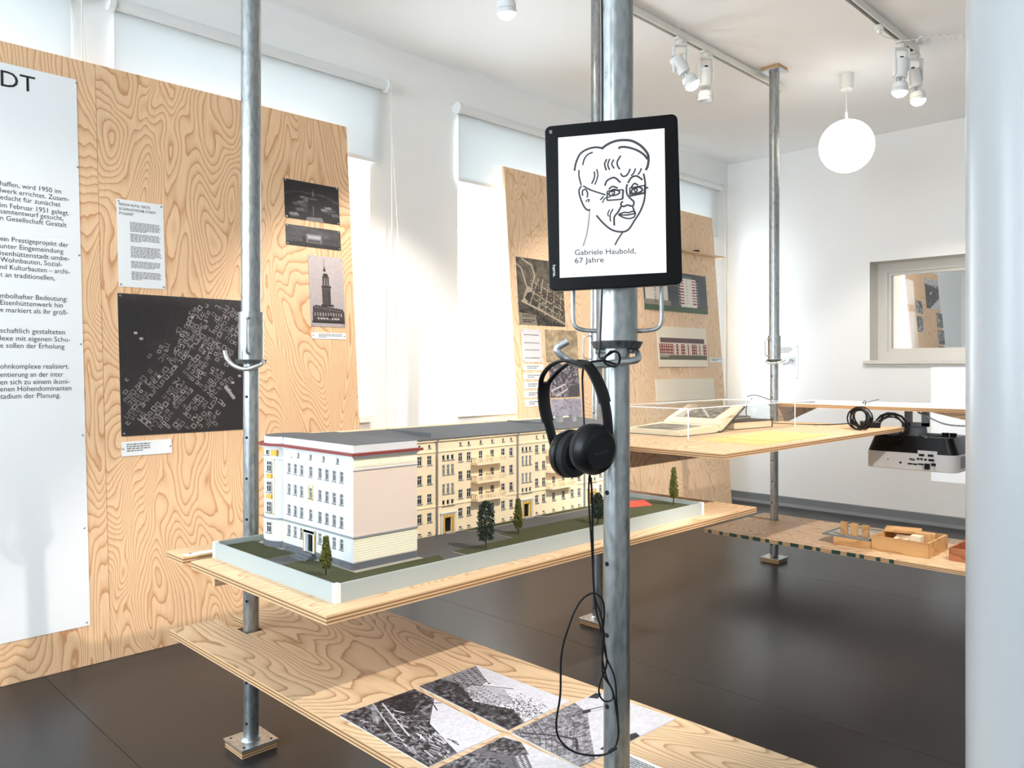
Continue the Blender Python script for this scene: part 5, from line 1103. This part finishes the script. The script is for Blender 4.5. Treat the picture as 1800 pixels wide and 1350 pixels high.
bm = B(); pB = onz(1536, 752, ZT); R0 = Matrix.Translation(Vector((pB.x, pB.y + .02, ZT))) @ Matrix.Rotation(.5, 4, 'Z'); box(bm, -.03, .03, -.05, .05, 0, .036, mat=R0); T2 = obj('power_adapter', bm, 'black', bevel=.006, label='black power adapter block beside the cable coil', cat='adapter')
pC = at(1562, 756, 4.45); coil(4.722, 1.675, .858, .078, 6, 'coil of black cable hanging in front of the projector mount', 5, 0, .012)
cable('signal_cable', [at(1519, 720, 4.6), at(1522, 705, 4.62), Vector((4.70, at(1532, 700, 4.7).y, ZU + .015)), at(1545, 702, 4.85)], .0022, 'short black wire poking up over the high shelf')
a = at(1602, 718, 4.45); cable('signal_cable', [Vector((4.83, a.y, ZU - TB - .01)), at(1625, 730, 4.4), at(1660, 745, 4.25), at(1700, 749, 4.05), at(1760, 748, 3.85)], .0045, 'grey cable sagging from the projector mount to the pillar', 'greym')
cable('signal_cable', [at(1313, 697, 5.3) , at(1330, 695, 5.2), Vector((4.75, 2.36, ZU + .004)), Vector((4.9, 2.2, ZU + .004))], .0024, 'thin black wire at the tip of the high shelf')
pj0, pj1 = 4.755, 5.14; py1_, py0_ = 4.755 * (1 - .443) / (1 + .443), 4.755 * (1 - .558) / (1 + .558); dpj = (pj0 + (py0_ + py1_) / 2) / S2
zt_, zb_ = zpx(768, dpj), zpx(826, dpj); zm = zpx(796, dpj)
T = thing('projector', ((pj0 + pj1) / 2, (py0_ + py1_) / 2, zb_), 'silver and black projector hanging upside down below the high shelf', 'projector')
def rbox(bm, x0, x1, y0, y1, r, z0, z1, sh=0):
    p = [(x0 + (x1 - x0) / 2 + a, y0 + (y1 - y0) / 2 + b) for a, b in rrect(x1 - x0, y1 - y0, r, 5)]; cx, cy = (x0 + x1) / 2, (y0 + y1) / 2
    a = [bm.verts.new((x, y, z0)) for x, y in p]; b = [bm.verts.new((cx + (x - cx) * (1 - sh), cy + (y - cy) * (1 - sh), z1)) for x, y in p]; bm.faces.new(a[::-1]); bm.faces.new(b)
    for i in range(len(p)): j = (i + 1) % len(p); bm.faces.new([a[i], a[j], b[j], b[i]])
    return bm
obj('case', rbox(B(), pj0, pj1, py0_, py1_, .06, zb_, zm), 'silver', T, smooth=30, bevel=.004)
obj('base_plate', rbox(B(), pj0 + .002, pj1 - .002, py0_ + .002, py1_ - .002, .06, zm, zt_, .13), 'black', T, smooth=30)
PR = lambda px, py: onx(px, py, pj0)
for i, (px, py, w_, h_, m) in enumerate([(1620, 800, 7, 4, 'black'), (1636, 801, 7, 4, 'black'), (1637, 809, 7, 4, 'black'), (1601, 807, 3.4, 3.4, 'steeld'), (1606, 808, 3.4, 3.4, 'steeld'), (1614, 806.5, 3, 3.4, 'black'), (1620, 807, 3, 3.4, 'black'), (1627, 808, 3, 3.4, 'black'), (1600, 815, 6, 2.4, 'black'), (1609, 816, 6, 2.4, 'black'), (1619, 816, 7, 2.6, 'black'), (1641, 817, 6, 5, 'black'), (1583, 813, 3, 3, 'black'), (1561, 807, 1.5, 1.5, 'black')]):
    c = PR(px, py); hw, hh_ = w_ / 2 / F * dpj * 1.25, h_ / 2 / F * dpj; bm = B(); box(bm, pj0 - .002, pj0 + .001, c.y - hw, c.y + hw, c.z - hh_, c.z + hh_); obj('port', bm, m, T)
c = PR(1630, 800); bm = B(); box(bm, pj0 - .0008, pj0 + .004, c.y - .05, c.y + .05, zm - .004, zm + .018); obj('port_panel', bm, 'silver', T)
c = PR(1631, 821); bm = B(); box(bm, pj0 - .02, pj0 - .0005, c.y - .012, c.y + .012, c.z - .012, c.z + .02); obj('plug', bm, 'black', T)
bm = B()
for k in range(9): box(bm, pj0 + .08 + k * .024, pj0 + .09 + k * .024, py0_ - .0012, py0_ + .001, zb_ + .02, zm - .01)
obj('vent_slots', bm, 'black', T)
cx, cy = (pj0 + pj1) / 2 - .06, (py0_ + py1_) / 2 + .0; bm = B(); lathe(bm, (cx, cy, zt_ - .002), (0, 0, 1), [(0, 0), (.055, 0), (.05, .05), (.04, .055), (0, .055)], 20); obj('mount_ball', bm, 'greym', T, smooth=30)
bm = B(); box(bm, cx - .02, cx + .02, cy - .062, cy - .03, zt_ + .055, ZU - TB); box(bm, cx - .02, cx + .02, cy + .03, cy + .062, zt_ + .055, ZU - TB); box(bm, cx - .02, cx + .02, cy - .062, cy + .062, zt_ + .053, zt_ + .075); obj('mount_fork', bm, 'greym', T)
bm = B()
for a in (.5, 2.2, 3.7, 5.3): tube(bm, [(cx, cy, zt_ + .012), (cx + math.cos(a) * .15, cy + math.sin(a) * .17, zt_ + .004)], .008, 6)
obj('mount_arms', bm, 'greym', T)
for dy in (-.13, -.17): bm = B(); lathe(bm, (pj0 + .2, cy + dy, zt_ - .003), (0, 0, 1), [(0, .022), (.02, .022), (.016, 0)], 12); obj('foot', bm, 'black', T)
# thin self-glowing panel on the end wall, standing in for the projector's light
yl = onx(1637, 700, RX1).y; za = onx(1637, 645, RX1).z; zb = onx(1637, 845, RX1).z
bm = B(); box(bm, RX1 - .002, RX1 - .0005, .55, yl, zb, za); PJ = obj('projection_glow_panel', bm, 'proj', label='bright white glowing panel in place of the projected picture on the end wall beside the pillar', cat='projection')
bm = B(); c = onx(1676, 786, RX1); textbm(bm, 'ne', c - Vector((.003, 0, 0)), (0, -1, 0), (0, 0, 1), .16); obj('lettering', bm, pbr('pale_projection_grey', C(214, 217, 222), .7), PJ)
q = [onx(1366, 609, RX1), onx(1403, 607, RX1), onx(1403, 667, RX1), onx(1366, 669, RX1)]
T = sheet('info_sheet', q, (-1, 0, 0), None, label='white info sheet with a small picture on the end wall beside the farthest prop', cat='sheet'); n_ = Vector((-1, 0, 0))
im = Img(40, 30, .9); im.path([(.1, .8), (.5, .7), (.62, .3), (.85, .45), (.7, .7)], .09, .45); im.disc(.7, .45, .1, .55)
qq = [lerp(lerp(q[0], q[1], u), lerp(q[3], q[2], u), v) for u, v in ((.25, .32), (.9, .32), (.9, .58), (.25, .58))]; sheet('picture', qq, n_, im.rgb((60, 60, 60), (235, 235, 235)), t=.0004, lift=.003, parent=T)
obj('lettering', smalltext(B(), q, .05, .05, .75, 4, .04, seed=6), 'inkg', T); pins(T, inset(q, .05, .04)[1:3], n_)

# ================================================================== TOY BOXES ON THE LOW RIGHT SHELF
def openbox(name, c0, c1, h_, th_, mat, label, z=ZR):
    x0, x1, y0, y1 = c0[0], c1[0], c0[1], c1[1]; T = thing(name, ((x0 + x1) / 2, (y0 + y1) / 2, z), label, 'box', 'wooden toy boxes')
    for nm, b_ in (('front', (x0, x0 + th_, y0, y1, z, z + h_)), ('back', (x1 - th_, x1, y0, y1, z, z + h_)), ('side', (x0 + th_, x1 - th_, y0, y0 + th_, z, z + h_ * 1.0)), ('side', (x0 + th_, x1 - th_, y1 - th_, y1, z, z + h_)), ('bottom', (x0 + th_, x1 - th_, y0 + th_, y1 - th_, z, z + .005))):
        bm = B(); box(bm, *b_); obj(nm, bm, mat, T)
    return T
a = onz(1528, 968, ZR); b = onz(1633, 982, ZR); XB = (a.x + b.x) / 2 + .01; bx1 = XB + .30; HB = .075
openbox('wooden_box', (XB, b.y), (bx1, a.y), HB, .011, 'oak', 'open wooden box full of toy building blocks')
lid = onz(1467, 955, ZR); bm = B(); box(bm, XB, XB + .2, a.y + .004, lid.y, ZR, ZR + .042); obj('wooden_tray', bm, 'oak', label='flat wooden tray under the glass plate with three upright blocks', cat='tray', bevel=.002)
T = thing('glass_plate', (XB + .15, (a.y + lid.y) / 2, ZR + .042), 'framed glass plate with faded picture on the wooden tray', 'plate'); bm = B(); yA, yB = a.y + .01, lid.y + .06
im = Img(40, 30, .75); im.noise(8, .25, 71); im.noise(25, .2, 72)
sheet('picture', [Vector((XB + .01, yB - .01, ZR + .042)), Vector((XB + .29, yB - .01, ZR + .042)), Vector((XB + .29, yA + .01, ZR + .042)), Vector((XB + .01, yA + .01, ZR + .042))], (0, 0, 1), im.rgb((110, 105, 98), (214, 212, 200)), t=.003, lift=0, parent=T)
for b_ in ((XB, XB + .01, yA, yB), (XB + .29, XB + .30, yA, yB), (XB + .01, XB + .29, yA, yA + .01), (XB + .01, XB + .29, yB - .01, yB)): bm = B(); box(bm, *b_, ZR + .042, ZR + .050); obj('frame_strip', bm, 'greym', T)
for k, (px, nm) in enumerate(((1484, 'left'), (1502, 'middle'), (1522, 'right'))):
    c = onx(px, 942, XB + .045 + .002 * k); bm = B(); s = .0165; box(bm, c.x - .012, c.x + .012, c.y - s, c.y + s, ZR + .0505 if k else ZR + .0505, ZR + .0505 + .068 - .002 * k); obj('toy_block', bm, 'oakz', bevel=.0015, label='%s one of three upright wooden blocks on the glass plate' % nm, cat='block', group='upright toy blocks')
yy0, yy1 = b.y + .02, a.y - .02; rg = random.Random(3)
BL = [(.10, .30, .05, .022, .10, 'pale block lying at the left inside the open box'), (.08, .52, .035, .03, .06, 'short pale block standing in the middle of the open box'), (.20, .42, .04, .12, .05, 'long flat block at the back inside the open box'), (.07, .76, .06, .05, .0, 'large pale cube at the right inside the open box'), (.17, .80, .05, .09, .15, 'brown block behind the pale cube in the open box'), (.05, .62, .03, .11, .02, 'long pale block along the front inside the open box')]
for dx, f, w_, l_, rot, lab in BL:
    y = yy1 + (yy0 - yy1) * f; R0 = Matrix.Translation((XB + dx, y, ZR + .0055)) @ Matrix.Rotation(rot, 4, 'Z'); bm = B(); hz = .058 if 'cube' not in lab else .088; box(bm, -w_ / 2 * .8, w_ / 2 * .8, -l_ / 2, l_ / 2, 0, hz, mat=R0); obj('toy_block', bm, 'oakz' if 'brown' in lab else 'pages', bevel=.0015, label=lab, cat='block', group='loose toy blocks')
bm = B(); R0 = Matrix.Translation((XB + .225, yy1 - .06, ZR + HB + .001)) @ Matrix.Rotation(.25, 4, 'Z'); box(bm, -.06, .06, -.085, .085, 0, .012, mat=R0); obj('box_lid', bm, 'oak', label='thin wooden lid resting across the back of the open box', cat='lid')
a = onz(1668, 985, ZR); openbox('wooden_box', (a.x, a.y - .32), (a.x + .26, a.y), .062, .010, 'redwood', 'reddish open wooden box half hidden by the pillar')

# ================================================================== PHOTOGRAPHS ON THE LOW SHELF
UZ = Vector((0, 0, 1))
def ground_photo(pix, img, label):
    q = [onz(x, y, ZL) for x, y in pix]; return sheet('photo_board', q, UZ, img, t=.004, lift=.0, label=label, cat='photo', group='photographs lying on the low shelf')
lo_, hi_ = (22, 20, 24), (222, 220, 226)
# pixel corners as TL,TR,BR,BL of the picture content
im = Img(250, 184, .9); im.poly([(0, 0), (.25, 0), (.55, .42), (1, .62), (1, 1), (0, 1)], .26, .55, 81); im.poly([(0, .1), (.2, .15), (.35, .45), (0, .5)], .10, .25, 82); im.noise(60, .10, 83)
for i in range(150):
    x, y = rr.uniform(.15, .98), rr.uniform(.5, .98); L_ = rr.uniform(.02, .10); an = rr.uniform(-.6, .9); im.line(x, y, x + L_ * math.cos(an), y + L_ * math.sin(an), rr.uniform(.004, .014), rr.choice((.8, .9, .65, .1, .15, .5)))
for k in range(12): im.line(.02 + .02 * k, .62 + .018 * k, .05 + .02 * k, .58 + .018 * k, .006, .9)
im.path([(.16, .0), (.42, .16)], .012, .12).path([(.22, .22), (.36, -.02)], .012, .12).path([(.05, .5), (.6, .75)], .012, .85).path([(.0, .58), (.55, .85)], .01, .8)
ground_photo([(728.5, 1213.6), (880.7, 1291), (752, 1350), (598, 1260)], im.rgb(lo_, hi_), 'black and white photo of a cluttered building site, left on the low shelf')
im = Img(250, 184, .92); im.poly([(0, .1), (.0, .02), (.30, .28), (.38, .62), (.1, .75), (0, .7)], .55, .18, 84)
for r_ in range(5):
    for c_ in range(9): im.rect(.03 + c_ * .038 + r_ * .01, .12 + r_ * .10 + c_ * .022, .048 + c_ * .038 + r_ * .01, .155 + r_ * .10 + c_ * .022, .15)
im.poly([(.28, .5), (.5, .3), (.75, .5), (.62, .75), (.3, .8)], .74, .12, 85)
for c_ in range(7):
    for r_ in range(3): im.rect(.36 + c_ * .04, .45 + r_ * .07 + c_ * .012, .372 + c_ * .04, .47 + r_ * .07 + c_ * .012, .2)
im.poly([(0, .66), (.2, .6), (.5, .8), (.8, .62), (1, .75), (1, 1), (0, 1)], .2, .5, 86)
for i in range(1300):
    cx, cy, sg = rr.choice(((.80, .42, .10), (.12, .75, .10), (.85, .6, .1), (.65, .85, .1), (.35, .72, .06))); x, y = rr.gauss(cx, sg), rr.gauss(cy, sg); im.rect(x, y, x + .009, y + .012, rr.choice((.05, .08, .12, .3)))
im.path([(0, .74), (.55, .22)], .012, .1).path([(.55, .9), (1, .45)], .008, .12).path([(.5, .95), (.98, .6)], .008, .12); im.noise(40, .06, 87)
ground_photo([(838.5, 1172), (1001.7, 1234.5), (893.5, 1285.8), (737.7, 1208.8)], im.rgb(lo_, hi_), 'black and white photo of new housing behind trees, farthest back on the low shelf')
im = Img(250, 200, .88); im.poly([(0, .30), (.28, .38), (.62, .62), (1, .86), (1, 1), (0, 1)], .5, .4, 88)
for k in range(9): im.path([(.0, .45 + .06 * k), (.35, .58 + .06 * k), (.75, .9 + .05 * k)], .006, rr.choice((.2, .3, .65)))
im.path([(.1, .95), (.4, .8), (.6, .75), (.75, .85)], .02, .15).path([(.12, 1), (.45, .86), (.7, .9)], .012, .2).path([(.18, .42), (.3, .18), (.42, .05)], .02, .35).path([(.22, .44), (.34, .22), (.44, .07)], .006, .3).disc(.24, .36, .035, .1)
im.poly([(.0, .05), (.06, .02), (.12, .12), (.02, .16)], .12); im.poly([(.85, .55), (.92, .38), (1, .4), (1, .72), (.9, .74)], .1, .1, 89); im.line(.55, .25, .62, .35, .008, .4); im.noise(40, .08, 90)
ground_photo([(1053, 1218), (1187, 1265.7), (1020, 1350), (899, 1290)], im.rgb(lo_, hi_), 'black and white photo of excavations with a crane, behind the tablet pole')
im = Img(250, 184, .88); im.poly([(0, .25), (.35, .12), (1, .62), (1, .85), (.35, .42), (0, .5)], .4, .05, 91)
for r_ in range(3):
    for c_ in range(26): im.rect(.36 + c_ * .025, .17 + c_ * .0186 + r_ * .065, .372 + c_ * .025, .205 + c_ * .0186 + r_ * .065, .95 if r_ < 2 else .15)
im.poly([(0, .48), (.35, .42), (1, .85), (1, 1), (0, 1)], .35, .5, 92); im.poly([(0, .05), (.2, 0), (.42, .14), (.3, .3), (0, .4)], .3, .5, 93); im.noise(30, .1, 94)
ground_photo([(889, 1296), (1034, 1360), (905, 1430), (762, 1357)], im.rgb(lo_, hi_), 'black and white photo of a long apartment terrace at the bottom edge')
q = [onz(x, y, ZL) for x, y in ((1108, 1326), (1190, 1362), (1120, 1400), (1040, 1362))]; T = sheet('text_sheet', q, UZ, None, lift=0, label='white text sheet on the low shelf right of the photographs', cat='sheet')
obj('lettering', smalltext(B(), q, .06, .10, .94, 14, .06, seed=8), 'inkg', T)

# ================================================================== NEXT ROOM, SEEN THROUGH THE INTERIOR WINDOW
bm = B(); xa, xb = 10.80, 12.05
p0, p1 = Vector((0, PB, PN_OFF)), Vector((0, PT, PH)); X = lambda x, p: Vector((x, p.y, p.z))
slab(bm, [X(xa, p0), X(xb, p0), X(xb, p1), X(xa, p1)], PN, TH); obj('plywood_display', bm, 'ply_z', label='plywood panel in the next room, seen through the interior window', cat='display board', group='plywood panels leaning on the window wall')
for i, (a, b, c, d, lo2, lab) in enumerate(((1624, 488, 1652, 545, 1, 'large photo of fields on the panel in the next room'), (1609, 528, 1622, 552, 2, 'upper small photo on the left of the next room panel'), (1611, 555, 1624, 584, 3, 'lower small photo on the left of the next room panel'), (1645, 550, 1658, 577, 4, 'topmost of the small photos at the right of the next room panel'), (1648, 580, 1661, 606, 5, 'middle small photo at the right of the next room panel'), (1650, 609, 1662, 632, 6, 'lowest small photo at the right of the next room panel'))):
    im = Img(50, 60, .5); im.noise(5, .6, 100 + i)
    if i == 0: im.rect(0, 0, 1, .2, .8).poly([(0, .2), (1, .3), (1, .62), (.2, 1), (0, 1)], .22, .2, 7).poly([(.25, 1), (1, .6), (1, 1)], .85).disc(.4, .48, .06, .85)
    im.noise(20, .25, 120 + i); sheet('photo_print', rectq(a, b, c, d), PN, im.rgb(), label=lab, cat='photo', group='photos in the next room')
